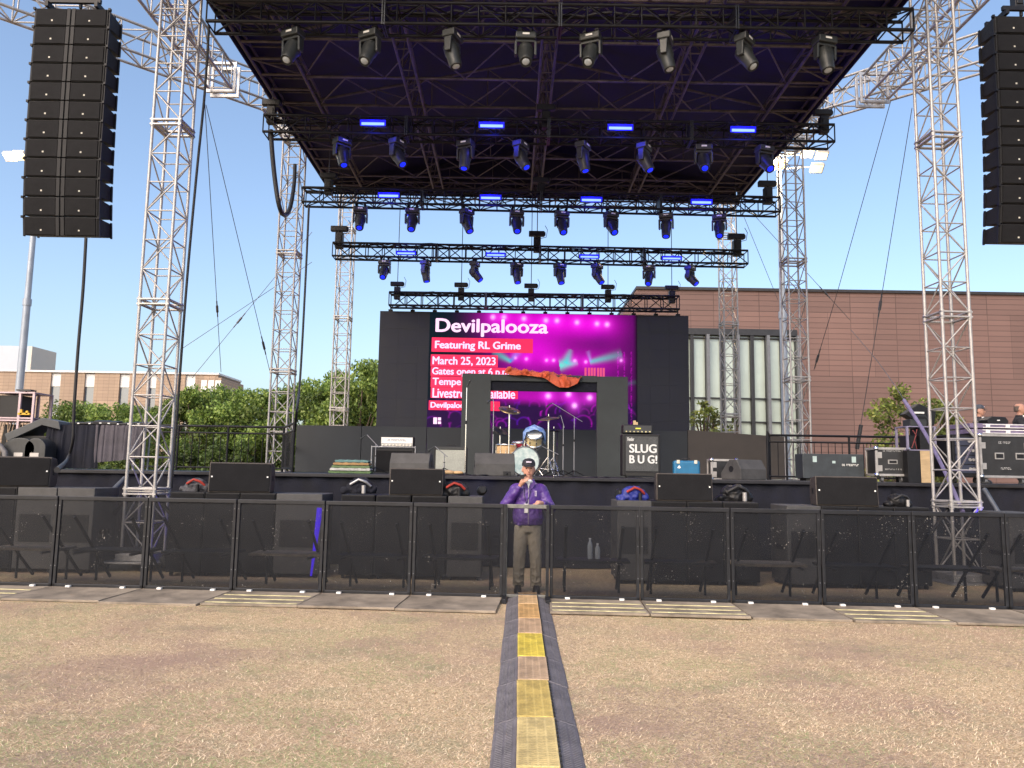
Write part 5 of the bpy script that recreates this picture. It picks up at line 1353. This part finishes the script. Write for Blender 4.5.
# ------------------------------------------------------------------ buildings
def wall_mat(name, c1, c2, mortar, bw_, rh_, ms=.012, off=0.0, tone=None):
    m = bpy.data.materials.new(name); m.use_nodes = True; nt = m.node_tree; N = nt.nodes; L = nt.links; b = N['Principled BSDF']; b.inputs['Roughness'].default_value = .8
    tc = N.new('ShaderNodeTexCoord'); sp_ = N.new('ShaderNodeSeparateXYZ'); cb = N.new('ShaderNodeCombineXYZ'); L.new(tc.outputs['Object'], sp_.inputs[0]); L.new(sp_.outputs['X'], cb.inputs['X']); L.new(sp_.outputs['Z'], cb.inputs['Y'])
    br = N.new('ShaderNodeTexBrick'); br.offset = off; br.inputs['Brick Width'].default_value = bw_; br.inputs['Row Height'].default_value = rh_; br.inputs['Mortar Size'].default_value = ms; br.inputs['Scale'].default_value = 1
    br.inputs['Color1'].default_value = (*c1, 1); br.inputs['Color2'].default_value = (*c2, 1); br.inputs['Mortar'].default_value = (*mortar, 1); br.inputs['Mortar Smooth'].default_value = .3
    L.new(cb.outputs[0], br.inputs['Vector'])
    b2 = N.new('ShaderNodeTexBrick'); b2.offset = .5; b2.offset_frequency = 2; b2.inputs['Brick Width'].default_value = bw_ * 1.0; b2.inputs['Row Height'].default_value = rh_ * 12; b2.inputs['Mortar Size'].default_value = .012; b2.inputs['Scale'].default_value = 1
    t0, t1 = tone or ((.86, .86, .86), (1.12, 1.10, 1.08)); b2.inputs['Color1'].default_value = (*t0, 1); b2.inputs['Color2'].default_value = (*t1, 1); b2.inputs['Mortar'].default_value = (.62, .62, .62, 1)
    L.new(cb.outputs[0], b2.inputs['Vector'])
    mx = N.new('ShaderNodeMixRGB'); mx.blend_type = 'MULTIPLY'; mx.inputs['Fac'].default_value = 1; L.new(br.outputs['Color'], mx.inputs['Color1']); L.new(b2.outputs['Color'], mx.inputs['Color2'])
    n = N.new('ShaderNodeTexNoise'); n.inputs['Scale'].default_value = .35; n.inputs['Detail'].default_value = 6; L.new(cb.outputs[0], n.inputs['Vector']); mr = N.new('ShaderNodeMapRange'); mr.inputs['To Min'].default_value = .85; mr.inputs['To Max'].default_value = 1.15; L.new(n.outputs['Fac'], mr.inputs['Value'])
    m3 = N.new('ShaderNodeMixRGB'); m3.blend_type = 'MULTIPLY'; m3.inputs['Fac'].default_value = 1; L.new(mx.outputs['Color'], m3.inputs['Color1']); L.new(mr.outputs[0], m3.inputs['Color2']); L.new(m3.outputs['Color'], b.inputs['Base Color'])
    bp = N.new('ShaderNodeBump'); bp.inputs['Strength'].default_value = .5; bp.inputs['Distance'].default_value = .03; L.new(br.outputs['Fac'], bp.inputs['Height']); bp.invert = True; L.new(bp.outputs['Normal'], b.inputs['Normal'])
    return m
def glassmat(name, col, rough=.06):
    m = mat(name, col, rough, 0.0, .1, .3); m.node_tree.nodes['Principled BSDF'].inputs['Specular IOR Level'].default_value = 1.0
    m.node_tree.nodes['Principled BSDF'].inputs['Coat Weight'].default_value = .6; m.node_tree.nodes['Principled BSDF'].inputs['Coat Roughness'].default_value = .03; return m
YB = 42.0
def XB(px, py=350, Y=YB): return P(px, py, Y).x
def ZB(px, py, Y=YB): return P(px, py, Y).z
terra = wall_mat('terracotta rainscreen', (.166, .102, .092), (.146, .090, .082), (.100, .062, .056), 2.55, .30, .022)
br_ = thing('brick_hall', 'large terracotta panelled hall with a tall band of windows behind the right of the stage', 'building', (XB(760), YB, 0)); ox = XB(760)
xa, xb_, xg0, xg1 = XB(622) - ox, XB(1150) - ox, XB(662) - ox, XB(797) - ox; zt = ZB(800, 292); zg1 = ZB(730, 329); zt2 = zt
xr0 = XB(637) - ox
w_ = MB(); w_.prism([(xr0 - 1.2, zg1), (xb_, zg1), (xb_, zt), (xr0, zt)], 0, 14, 'y')
w_.bb(xg1, xb_, 0, 14, 0, zg1 - .001); w_.bb(xa - 3, xg0, .0, 14, 0, zg1 - .001); w_.bb(xg0, xg1, .9, 14, -.0, zg1 - .001)
w_.build('wall', terra, br_)
c = MB(); c.bb(xr0 - .05, xb_ + .1, -.12, 14.1, zt, zt + .16); c.build('parapet_cap', mat('dark cap flashing', (.035, .032, .034), .5, .4), br_)
c = MB(); c.bb(xg0, xg1, -.1, .35, zg1 - .35, zg1 - .002); c.build('window_head', mat('dark bronze frame', (.03, .032, .038), .5, .4), br_)
gm1 = glassmat('pale green curtain glass', (.34, .41, .38)); dbf = MATS['dark bronze frame']
bays = [664, 692, 711, 727, 739, 755, 763, 783, 797]
nb_ = 9
for k in range(nb_):
    a = xg0 + (xg1 - xg0) * k / nb_; b__ = xg0 + (xg1 - xg0) * (k + 1) / nb_
    f = MB(); 
    for x in (a + .05, b__ - .05): f.bb(x - .045, x + .045, -.06, .3, .3, zg1 - .352)
    for z in (.3, 4.6, 5.9, zg1 - .5): f.bb(a + .09, b__ - .09, .05, .28, z - .035, z + .035)
    fo = f.build('window', dbf, br_); g = MB(); g.bb(a + .09, b__ - .09, .2, .24, .3, zg1 - .352); g.build('pane', gm1, fo)
    if k % 2 == 0: fn = MB(); fn.bb(b__ - .08, b__ + .08, -.3, -.07, .3, zg1 - .36); fn.build('fin', mat('grey fin', (.14, .15, .17), .5, .3), br_)
# left buildings
YL = 82.0
tan_ = wall_mat('tan brick', (.36, .27, .20), (.33, .245, .185), (.27, .20, .15), 1.2, .36, .03)
lb = thing('college_block', 'long tan brick block with tall white and glass window strips behind the left trees', 'building', (XB(130, 400, YL), YL, 0)); ox = XB(130, 400, YL)
zt = ZB(130, 373.5, YL); x0, x1 = XB(43, 400, YL) - ox, XB(218, 380, YL) - ox; x2 = XB(241, 385, YL + 9) - ox
strips = [(49, 59), (83, 93), (118, 128), (148, 155), (184, 194)]
w_ = MB(); cur = x0 - 14
whm = mat('white spandrel', (.62, .63, .64), .6); gl2 = glassmat('dark blue glass', (.10, .13, .18))
for (a, b__) in strips:
    xa_, xb2 = XB(a, 400, YL) - ox, XB(b__, 400, YL) - ox; w_.bb(cur, xa_, 0, 6.9, 0, zt); cur = xb2
    w_.bb(xa_, xb2, .5, 6.9, 0, zt - .002)
w_.bb(cur, x1, 0, 6.9, 0, zt); w_.build('wall', tan_, lb)
for (a, b__) in strips:
    xa_, xb2 = XB(a, 400, YL) - ox, XB(b__, 400, YL) - ox
    f = MB(); f.bb(xa_ + .01, xb2 - .01, .37, .42, .01, zt - .12); f.bb(xa_, xb2, .2, .375, zt - 1.5, zt - .1); f.bb(xa_, xb2, .2, .375, zt - 5.4, zt - 4.5); f.bb(xa_, xb2, .2, .375, 0, zt - 8.5); fo = f.build('window', whm, lb)
    g = MB(); g.bb(xa_, xb2, .3, .36, zt - 4.5, zt - 1.5); g.bb(xa_, xb2, .3, .36, zt - 8.5, zt - 5.4); g.build('pane', gl2, fo)
c = MB(); c.bb(x0 - 14, x1 + .1, -.15, 6.9, zt, zt + .2); c.build('parapet_cap', whm, lb)
c = MB(); c.bb(x1 + .002, x1 + .35, .01, 6.9, 0, zt - .3); c.build('side_wing', wall_mat('light tan brick', (.42, .31, .24), (.40, .30, .22), (.33, .25, .19), 1.2, .36, .03), lb)
c = MB(); 
for px in (205, 212, 219): x = XB(px, 385, YL) - ox; c.bb(x - .4, x + .2, -.05, .02, zt - 2.2, zt - .6)
c.build('white_panel', whm, lb)
t = thing('white_penthouse', 'pale grey and cream block rising above the tan brick roof at the far left', 'building', (XB(10, 360, 96), 96, 0)); ox = XB(10, 360, 96)
zt = ZB(20, 346, 96); xa_, xm_, xb2 = XB(-60, 360, 96) - ox, XB(28, 360, 96) - ox, XB(53, 360, 109) - ox
c = MB(); c.bb(xa_, xm_, 0, 5.2, 0, zt); c.build('front_wall', mat('pale blue grey wall', (.46, .50, .56), .7, 0, .05, .2), t)
c = MB(); c.bb(xm_ + .002, xm_ + .4, .002, 5.2, 0, zt - .01); c.build('side_wall', mat('cream wall', (.62, .56, .48), .7, 0, .05, .2), t)
t = thing('pale_house', 'small bright white building glimpsed through the trees left of the screen', 'building', (XB(357, 418, 60), 60, 0))
c = MB(); c.bb(-2.6, 3.2, 0, 6, 0, 6.4); c.build('wall', white, t); c = MB(); c.bb(-2.8, 3.4, -.2, 6.2, 6.4, 6.6); c.build('roof', zinc, t)
c = MB(); c.bb(-1.4, -.6, -.03, .02, 3.2, 4.6); c.bb(1.2, 2.0, -.03, .02, 3.2, 4.6); c.build('window', gl2, t)

# light poles
pole_m = mat('blue grey painted pole', (.30, .34, .40), .45, .3, .1, 2)
lit = emis('lit sports lamp', (1.0, .64, .28), 1.6); unlit = mat('pale lamp glass', (.75, .73, .68), .3)
def light_pole(label, px, Y, arms):
    b0 = P(px, 480, Y); t = thing('light_pole', label, 'light pole', (b0.x, Y, 0)); top = 1.6 + Y * .440
    b = MB(); b.tube((0, 0, 0), (0, 0, top * .55), .14, 14, .125); b.tube((0, 0, top * .55), (0, 0, top), .11, 12, .085); b.tube((0, 0, top * .55 - .15), (0, 0, top * .55 + .1), .15, 14); b.lathe([(.28, 0), (.28, .05), (.16, .08)], 16); b.build('pole', pole_m, t)
    for (ax, az_, on) in arms:
        a = MB(); a.tube((0, 0, az_), (ax * .8, -.1, az_ + .05), .03, 8); a.build('arm', pole_m, t)
        h = MB(); M_ = Matrix.Rotation(R(-38), 3, 'X'); h.box((ax, -.15, az_), (.46, .38, .16), M_); ho = h.build('lamp_head', mat('lamp housing', (.35, .35, .36), .4, .5), t, bev=.03)
        l = MB(); l.box((ax, -.15 - .055, az_ - .072), (.36, .28, .02), M_); l.build('lamp_glass', lit if on else unlit, ho)
        if on:
            pl__ = bpy.data.lights.new('sports_lamp', 'POINT'); pl__.energy = 260; pl__.color = (1, .72, .4); pl__.shadow_soft_size = .2; plo = bpy.data.objects.new('sports_lamp_light', pl__); COL.objects.link(plo); plo.parent = t; plo.location = (ax, -.75, az_ - .2)
    return t
Yq = 27.0; zq = lambda py: ZB(780, py, Yq)
pxx = lambda px: P(px, 160, Yq).x - P(787, 480, Yq).x
light_pole('tall blue grey pole with six floodlights, three lit, behind the right middle tower', 787, Yq, [(pxx(769), zq(156), True), (pxx(779), zq(165), True), (pxx(768), zq(167), True), (pxx(806), zq(154), False), (pxx(820), zq(156), False), (pxx(815), zq(169), False)])
pxy = lambda px: P(px, 160, 28).x - P(11, 470, 28).x
light_pole('tall pale pole with two small floodlights behind the left speaker array', 11, 28.0, [(pxy(12), ZB(20, 158, 28), False), (pxy(21), ZB(20, 157, 28), True)])

# ------------------------------------------------------------------ trees
leafm = bpy.data.materials.new('leaves'); leafm.use_nodes = True
_n = leafm.node_tree; _a = _n.nodes.new('ShaderNodeAttribute'); _a.attribute_name = 'leaf'; _b = _n.nodes['Principled BSDF']; _n.links.new(_a.outputs['Color'], _b.inputs['Base Color']); _b.inputs['Roughness'].default_value = .55
_t = _n.nodes.new('ShaderNodeBsdfTranslucent'); _n.links.new(_a.outputs['Color'], _t.inputs['Color']); _m = _n.nodes.new('ShaderNodeMixShader'); _m.inputs['Fac'].default_value = .35
_n.links.new(_b.outputs[0], _m.inputs[1]); _n.links.new(_t.outputs[0], _m.inputs[2]); _n.links.new(_m.outputs[0], _n.nodes['Material Output'].inputs['Surface'])
bark = mat('tree bark', (.09, .065, .05), .9, 0, .3, 12, .5, 30)
def crown_mesh(seed, rad, hgt, z0, nclump, nleaf, size, pal):
    rng = np.random.default_rng(seed)
    cc = []
    for _ in range(nclump):
        a = rng.uniform(0, 2 * np.pi); h = rng.uniform(0, 1); rr = rad * np.sqrt(max(.05, 1 - (2 * h - .85) ** 2 / 1.4)) * rng.uniform(.35, 1.0)
        cc.append((rr * np.cos(a), rr * np.sin(a), z0 + h * hgt, rng.uniform(.16, .34) * rad, rng.uniform(.55, 1.45)))
    cc = np.array(cc); k = nleaf; ci = rng.integers(0, nclump, k); c = cc[ci]
    d = rng.normal(size=(k, 3)); d /= np.linalg.norm(d, axis=1)[:, None]; r = c[:, 3] * rng.random(k) ** .45
    p = c[:, :3] + d * r[:, None] * np.array([1.15, 1.15, .75])
    u = rng.normal(size=(k, 3)); u /= np.linalg.norm(u, axis=1)[:, None]; v = np.cross(u, rng.normal(size=(k, 3))); v /= np.linalg.norm(v, axis=1)[:, None]
    s = size * rng.uniform(.6, 1.3, k)[:, None]
    q = np.stack([p - u * s, p + v * s * .55, p + u * s, p - v * s * .55], 1).astype(np.float32)
    me = bpy.data.meshes.new('crown'); me.vertices.add(k * 4); me.vertices.foreach_set('co', q.ravel()); me.loops.add(k * 4); me.loops.foreach_set('vertex_index', np.arange(k * 4, dtype=np.int32))
    me.polygons.add(k); me.polygons.foreach_set('loop_start', np.arange(0, k * 4, 4, dtype=np.int32)); me.update(calc_edges=True)
    pal = np.array(pal); col = np.ones((k, 4), dtype=np.float32); col[:, :3] = pal[rng.integers(0, len(pal), k)] * (c[:, 4:5] * rng.uniform(.8, 1.25, k)[:, None])
    ca = me.color_attributes.new('leaf', 'FLOAT_COLOR', 'POINT'); ca.data.foreach_set('color', np.repeat(col, 4, axis=0).ravel()); me.materials.append(leafm); return me, cc
def make_tree(name, seed, H, rad, z0, nleaf=9000, size=.11, nclump=46, pal=None, x=0, y=0, label='', group=None):
    pal = pal or [(.13, .20, .04), (.18, .26, .055), (.25, .32, .075), (.08, .13, .03)]
    t = thing(name, label, 'tree' if name != 'shrub' else 'shrub', (x, y, 0), 0, group)
    me, cc = crown_mesh(seed, rad, H - z0, z0, nclump, nleaf, size, pal); o = bpy.data.objects.new('crown', me); COL.objects.link(o); o.parent = t
    rr = random.Random(seed); b = MB(); top = Vector((rr.uniform(-.3, .3), rr.uniform(-.3, .3), z0 + (H - z0) * .45)); b.path([(0, 0, 0), (.08, .05, z0 * .5), (-.05, 0, z0), top], .1, 8, [.20, .16, .14, .07])
    for k in range(9):
        c = cc[(k * 5) % len(cc)]; s_ = Vector((0, 0, z0 * .7 + (k % 3) * .4)); e = Vector(c[:3]); m_ = (s_ + e) / 2 + Vector((0, 0, .25)); b.path([s_, m_, e], .05, 6, [.08, .05, .02])
    b.build('trunk', bark, t); return t
spots = [(66, 46, 5.2, 'low'), (88, 50, 6.4, ''), (112, 46, 6.6, ''), (140, 50, 6.8, ''), (170, 44, 6.6, ''), (196, 42, 7.2, ''), (224, 44, 7.3, ''), (252, 42, 7.0, ''), (284, 45, 7.2, ''), (312, 42, 7.5, ''), (335, 45, 8.2, ''), (358, 42, 8.0, ''), (380, 46, 8.0, ''), (402, 44, 7.6, '')]
tl = ['low pale green tree left of the draped table, farthest left', 'round green tree over the draped table, second from the left', 'green tree between the draped table and left front tower', 'green tree right behind the left front tower', 'green tree just right of the left front tower', 'bushy green tree before the end of the tan brick block', 'bushy green tree above the middle of the left railing',
      'bushy green tree left of the left middle tower', 'green tree right behind the left middle tower', 'tall green tree between the left middle and rear towers', 'tall green tree right behind the left rear tower', 'tall green tree touching the left edge of the screen', 'green tree partly hidden behind the left edge of the screen', 'green tree almost wholly hidden behind the screen']
protos = {}
for i, (px, Y, H, kk) in enumerate(spots):
    p = P(px, 440, Y)
    if i >= 13: continue
    tgt = {0: 398, 1: 401, 2: 400, 3: 404, 4: 392, 5: 386, 6: 384, 7: 388, 8: 384, 9: 380, 10: 370, 11: 362, 12: 362}[i]
    H = P(px, tgt + 9, Y).z
    v = i % 4
    if v not in protos:
        protos[v] = make_tree('leafy_tree', 20 + v, H, 2.6, 1.2, 13500, .095, 38, None, p.x, Y, tl[i], 'leafy trees behind the stage'); protos[(v, 'H')] = H
    else:
        c = dup(protos[v], loc=(p.x, Y, 0), rz=i * 1.3, label=tl[i], scale=(1, 1, H / protos[(v, 'H')]))
palR = [(.10, .14, .03), (.15, .19, .04), (.20, .22, .05), (.09, .11, .03)]
p = P(912, 440, 30); make_tree('young_tree', 51, P(912, 388, 30).z, 1.85, 1.3, 5200, .085, 46, palR, p.x, 30, 'thin yellow green young tree before the brick wall behind the right tower')
p = P(950, 440, 30.5); make_tree('young_tree', 52, P(950, 402, 30.5).z, 1.1, 1.8, 2200, .09, 16, palR, p.x, 30.5, 'smaller yellow green young tree behind the man in the cap')
p = P(704, 440, 32); make_tree('young_tree', 53, P(704, 404, 32).z, 1.0, 2.0, 900, .09, 14, palR, p.x, 32, 'sparse young tree before the windows just right of the screen')
p = P(738, 440, 32); make_tree('young_tree', 54, P(738, 418, 32).z, .5, 2.0, 240, .08, 8, palR, p.x, 32, 'sparse small tree behind the right rear tower')
p = P(1020, 440, 34); make_tree('young_tree', 55, P(1024, 408, 34).z, .8, 2.2, 600, .09, 10, palR, p.x, 34, 'yellow green tree tip at the right picture edge')
sh0 = None
for i in range(12):
    px = 60 + i * 27; p = P(px, 460, 38); 
    if sh0 is None: sh0 = make_tree('shrub', 70, 2.8, 1.6, .15, 2600, .10, 18, [(.05, .085, .02), (.08, .12, .03)], p.x, 38, 'x', 'dark shrubs under the trees'); s_ = sh0
    else: s_ = dup(sh0, loc=(p.x, 38 + (i % 3), 0), rz=i * 1.1)
    s_['label'] = f'dark green shrub under the trees, {ORD[i]} from the left'

# ------------------------------------------------------------------ people
ctex = bpy.data.textures.new('cloth_creases', 'CLOUDS'); ctex.noise_scale = .055; ctex.noise_depth = 2
def crease(o, s):
    d = o.modifiers.new('creases', 'DISPLACE'); d.texture = ctex; d.strength = s; d.mid_level = .5; d.texture_coords = 'LOCAL'
def limb(mb, pts, radii, n=14): mb.path(pts, .05, n, radii)
def hand(mb, wr_, dirv, palm_n, curl=.5, s=1.0, side=1):
    """palm with four fingers and a thumb from wrist along dirv"""
    d = Vector(dirv).normalized(); nrm = Vector(palm_n).normalized(); sd = d.cross(nrm).normalized() * side; w_ = Vector(wr_)
    mb.path([w_, w_ + d * .045 * s, w_ + d * .085 * s], .03, 10, [.024 * s, .034 * s, .034 * s])
    for k, (o, ln) in enumerate(((-.030, .068), (-.010, .078), (.010, .073), (.029, .058))):
        b0 = w_ + d * .07 * s + sd * o * s; pts = [b0]; dd = d.copy()
        for j in range(3):
            dd = (dd * math.cos(curl * .75) + nrm * math.sin(curl * .75)).normalized(); pts.append(pts[-1] + dd * ln * s * (.46, .32, .22)[j] * 1.2)
        mb.path(pts, .008, 8, [.0095 * s, .009 * s, .0085 * s, .007 * s])
    b0 = w_ + d * .02 * s - sd * .022 * s; e1 = b0 + (d * .5 - sd * .75 + nrm * .3).normalized() * .04 * s; e2 = e1 + (d * .85 - sd * .3 + nrm * .45).normalized() * .035 * s
    mb.path([b0, e1, e2], .01, 8, [.013 * s, .011 * s, .008 * s])
def man(label, loc, rz, mats_, armR, armL, head_turn=(0, 0), full=True, cap=True, group=None, badge=False, H=1.78, capm=None):
    """faces -Y locally; armR is at -x, armL at +x: (elbow, wrist, hand dir, palm normal, curl)"""
    jm, tm, hm = mats_; t = thing('person', label, 'person', loc, rz, group)
    b = MB()
    b.rings([(0, .01, .86, .11, .09), (0, .01, .98, .14, .105), (0, 0, 1.12, .155, .12), (0, 0, 1.26, .175, .125), (0, 0, 1.38, .18, .11), (0, .005, 1.45, .13, .085), (0, 0, 1.50, .062, .06), (0, -.005, 1.57, .055, .058)], 22)
    HC = Vector((0, -.02, 1.655)); b.rings([(0, -.015, 1.545, .035, .045), (0, -.03, 1.565, .052, .07), (0, -.02, 1.60, .073, .087), (0, -.015, 1.65, .083, .096), (0, -.01, 1.70, .084, .10), (0, -.005, 1.745, .07, .09), (0, 0, 1.775, .04, .055)], 22)
    b.prism([(-.118, 1.615), (-.142, 1.622), (-.108, 1.67), (-.10, 1.62)], -.012, .012, 'x')     # nose
    for sx in (-1, 1): b.ball((sx * .088, .005, 1.645), .024, 10, (.4, .8, 1.25)); b.ball((sx * .035, -.095, 1.668), .016, 8, (1.2, .6, .7)); 
    b.ball((0, -.098, 1.59), .018, 8, (1.4, .6, .4)); b.ball((0, -.088, 1.563), .022, 8, (1, .7, .7))
    for sx, (el, wr_, hd, pn, cu) in ((-1, armR), (1, armL)):
        sh = Vector((sx * .165, 0, 1.37)); limb(b, [sh, (sh + Vector(el)) / 2, el], [.058, .05, .042]); limb(b, [el, (Vector(el) + Vector(wr_)) / 2, wr_], [.042, .038, .026]); hand(b, wr_, hd, pn, cu, 1.05, sx)
    for sx in (-1, 1): limb(b, [(sx * .085, .01, .93), (sx * .105, -.01, .70), (sx * .115, -.015, .48), (sx * .118, .02, .28), (sx * .12, .035, .09)], [.085, .075, .058, .054, .04]); b.ball((sx * .125, -.03, .05), .05, 10, (.8, 2.0, .8))
    body = b.build('body', skin_m, t, remesh=.0075, smooth_it=2)
    def shift(o): return o
    # eyes, brows, mouth
    e = MB()
    for sx in (-1, 1): e.ball((sx * .033, -.112, 1.668), .009, 8, (1.3, .6, .8))
    e.build('eye', mat('dark eye', (.03, .02, .02), .3), t)
    e = MB(); 
    for sx in (-1, 1): e.path([(sx * .018, -.117, 1.686), (sx * .036, -.115, 1.691), (sx * .052, -.102, 1.685)], .0045, 6)
    e.build('eyebrow', mat('grey brown hair', (.13, .10, .085), .9), t)
    e = MB(); e.path([(-.026, -.112, 1.592), (0, -.119, 1.594), (.026, -.112, 1.592)], .0045, 6); e.build('mouth', mat('lip', (.30, .10, .09), .5), t)
    h = MB(); h.rings([(0, .03, 1.60, .072, .075), (0, .025, 1.66, .083, .085), (0, .015, 1.72, .084, .092)], 20); h.build('hair', MATS['grey brown hair'], t, remesh=.012)
    # jacket
    j = MB(); j.rings([(0, .005, .90, .185, .135), (0, .005, .925, .20, .15), (0, .0, .99, .215, .165), (0, 0, 1.12, .205, .158), (0, -.005, 1.26, .205, .155), (0, 0, 1.37, .215, .14), (0, .005, 1.44, .17, .115), (0, .01, 1.485, .085, .08), (0, .015, 1.52, .078, .075)], 26)
    rj = random.Random(2)
    for sx, (el, wr_, hd, pn, cu) in ((-1, armR), (1, armL)):
        sh = Vector((sx * .172, 0, 1.375)); el = Vector(el); w2 = Vector(wr_); j.ball((sx * .165, 0, 1.365), .099, 16); j.ball(tuple(el), .076, 14)
        pts = [sh]; rad = [.092]
        for k in range(1, 5): pts.append(sh.lerp(el, k / 4) + Vector((rj.uniform(-.008, .008), rj.uniform(-.008, .008), 0))); rad.append((.085, .076, .080, .074)[k - 1])
        limb(j, pts, rad); pts = [el]; rad = [.073]
        for k in range(1, 6): pts.append(el.lerp(w2, k / 5 * .97)); rad.append((.072, .064, .062, .054, .044)[k - 1])
        limb(j, pts, rad)
    for k in range(9):   # gathered folds
        a = rj.uniform(-1, 1); z = rj.uniform(.98, 1.34); j.path([(a * .17, -.142 + abs(a) * .07, z), (a * .17 + rj.uniform(-.06, .06), -.152 + abs(a) * .07, z - .10)], .012, 6, [.006, .016])
    jo = j.build('jacket', jm, t, remesh=.011, smooth_it=3); crease(jo, .022)
    c = MB()
    for sx in (-1, 1): c.prism([(sx * .01, 1.44), (sx * .075, 1.50), (sx * .085, 1.45), (sx * .045, 1.385)], -.145, -.12, 'y')
    c.build('collar', jm, jo)
    c = MB(); c.prism([(-.032, 1.50), (.032, 1.50), (0, 1.40)], -.141, -.1, 'y'); c.ball((0, -.07, 1.485), .06, 12, (1, .8, .6)); c.build('undershirt', white, t)
    if badge:
        c = MB(); c.bb(-.003, .003, -.168, -.166, .92, 1.40); c.build('zip', silver, jo)
        bd = MB(); bd.bb(-.055, -.005, -.176, -.170, 1.07, 1.19); bo = bd.build('badge', white, t); l = MB(); l.path([(-.05, -.11, 1.46), (-.06, -.165, 1.32), (-.03, -.173, 1.19)], .004, 6); l.path([(.05, -.11, 1.46), (.02, -.165, 1.32), (-.03, -.173, 1.19)], .004, 6); l.build('lanyard', mat('dark lanyard', (.02, .02, .05), .8), t)
        l = MB(); l.bb(.082, .112, -.152, -.146, 1.295, 1.30); l.bb(.086, .092, -.153, -.146, 1.30, 1.36); l.bb(.102, .108, -.153, -.146, 1.30, 1.36); l.bb(.082, .112, -.152, -.146, 1.36, 1.366); l.build('chest_emblem', mat('pale embroidery', (.55, .50, .62), .7), jo)
    if full:
        tr = MB(); tr.rings([(0, .01, .80, .155, .12), (0, .01, .88, .17, .13), (0, .01, .96, .165, .125)], 22)
        for sx in (-1, 1): limb(tr, [(sx * .078, .01, .88), (sx * .095, -.002, .70), (sx * .108, -.012, .50), (sx * .116, .01, .30), (sx * .120, .025, .12), (sx * .12, .03, .075)], [.108, .098, .084, .080, .078, .08])
        for sx in (-1, 1):
            tr.path([(sx * .10, -.085, .78), (sx * .105, -.09, .5), (sx * .115, -.07, .15)], .008, 6)
            for k in range(4): tr.path([(sx * .05, -.06, .16 + k * .09), (sx * .12, -.075, .13 + k * .09), (sx * .17, -.04, .16 + k * .09)], .01, 6)
        crease(tr.build('trousers', tm, t, remesh=.011, smooth_it=3), .018)
        for sx in (-1, 1):
            s_ = MB(); s_.rings([(sx * .125, -.045, .0, .052, .14), (sx * .125, -.045, .03, .053, .14), (sx * .125, -.03, .07, .046, .115), (sx * .122, .0, .10, .042, .07)], 18); s_.build('shoe', mat('black shoe leather', (.02, .018, .018), .4), t)
    if cap:
        c = MB(); c.rings([(0, .0, 1.700, .092, .108), (0, .0, 1.735, .093, .108), (0, .0, 1.775, .082, .095), (0, .0, 1.80, .05, .06), (0, 0, 1.808, .012, .012)], 24); co = c.build('cap', hm, t)
        c = MB(); n_ = 14; ring = [(.085 * math.sin(-1.25 + 2.5 * k / n_), -.06 - .115 * math.cos(-1.25 + 2.5 * k / n_) * 1.0, 1.712 - .022 * math.cos(-1.25 + 2.5 * k / n_)) for k in range(n_ + 1)]; inn = [(.088 * math.sin(-1.25 + 2.5 * k / n_), -.03 - .07 * math.cos(-1.25 + 2.5 * k / n_), 1.716) for k in range(n_ + 1)]
        c.add(ring + inn, [(k, k + 1, n_ + 2 + k, n_ + 1 + k) for k in range(n_)], True); br2 = c.build('brim', hm, co); md = br2.modifiers.new('s', 'SOLIDIFY'); md.thickness = .006
        c = MB(); c.bb(-.035, .035, -.118, -.104, 1.745, 1.762); c.build('cap_badge', mat('pale embroidery', (.55, .50, .62), .7), co)
    return t
purple = mat('purple windbreaker', (.075, .03, .20), .42, 0, .12, 5, .3, 25)
khaki = mat('khaki cotton', (.27, .24, .19), .85, 0, .1, 5, .25, 60)
capb = mat('black cap cloth', (.015, .015, .02), .7)
pl_ = P(527, 590, 10.62)
man('man in purple jacket, khaki trousers and black cap at the barrier gate, hand at mouth', (pl_.x, 10.62, 0), 0, (purple, khaki, capb),
    ((-.315, -.08, 1.16), (-.115, -.19, 1.435), (.35, -.25, .55), (.6, .1, .1), 1.0), ((.305, -.06, 1.13), (.17, -.42, 1.215), (-.65, -.6, -.02), (0, .0, -1), .35), badge=True)
b = MB(); b.box((-.075, -.225, 1.565), (.085, .022, .035), (0, R(-20), 0)); b.tube((-.11, -.225, 1.555), (-.12, -.225, 1.60), .005, 6); o = b.build('handheld_radio', blackplastic, None, .004, (pl_.x, 10.62, 0)); tag(o, 'small black handheld radio held at the mouth of the man in purple', 'radio')
darks = mat('charcoal shirt', (.045, .042, .05), .85); capg = mat('slate cap cloth', (.07, .08, .10), .7); denim = mat('dark denim', (.03, .035, .06), .8)
pa = at(982, 17.6); zfeet = P(982, 408, 17.6).z - 1.81
man('man in dark shirt and slate cap behind the flight cases, right of the right tower', (pa.x, 17.6, DZ), R(55), (darks, denim, capg), ((-.28, -.16, 1.12), (-.24, -.42, 1.12), (.1, -1, -.2), (0, 0, -1), .5), ((.28, -.16, 1.12), (.24, -.42, 1.12), (-.1, -1, -.2), (0, 0, -1), .5))
pa = at(1023, 17.0)
man('person in black cut by the right picture edge behind the flight cases', (pa.x, 17.0, DZ), R(60), (mat('black shirt', (.02, .02, .025), .85), denim, capb), ((-.28, -.12, 1.12), (-.24, -.36, 1.08), (.1, -1, -.2), (0, 0, -1), .5), ((.28, -.12, 1.12), (.24, -.36, 1.08), (-.1, -1, -.2), (0, 0, -1), .5), cap=False)
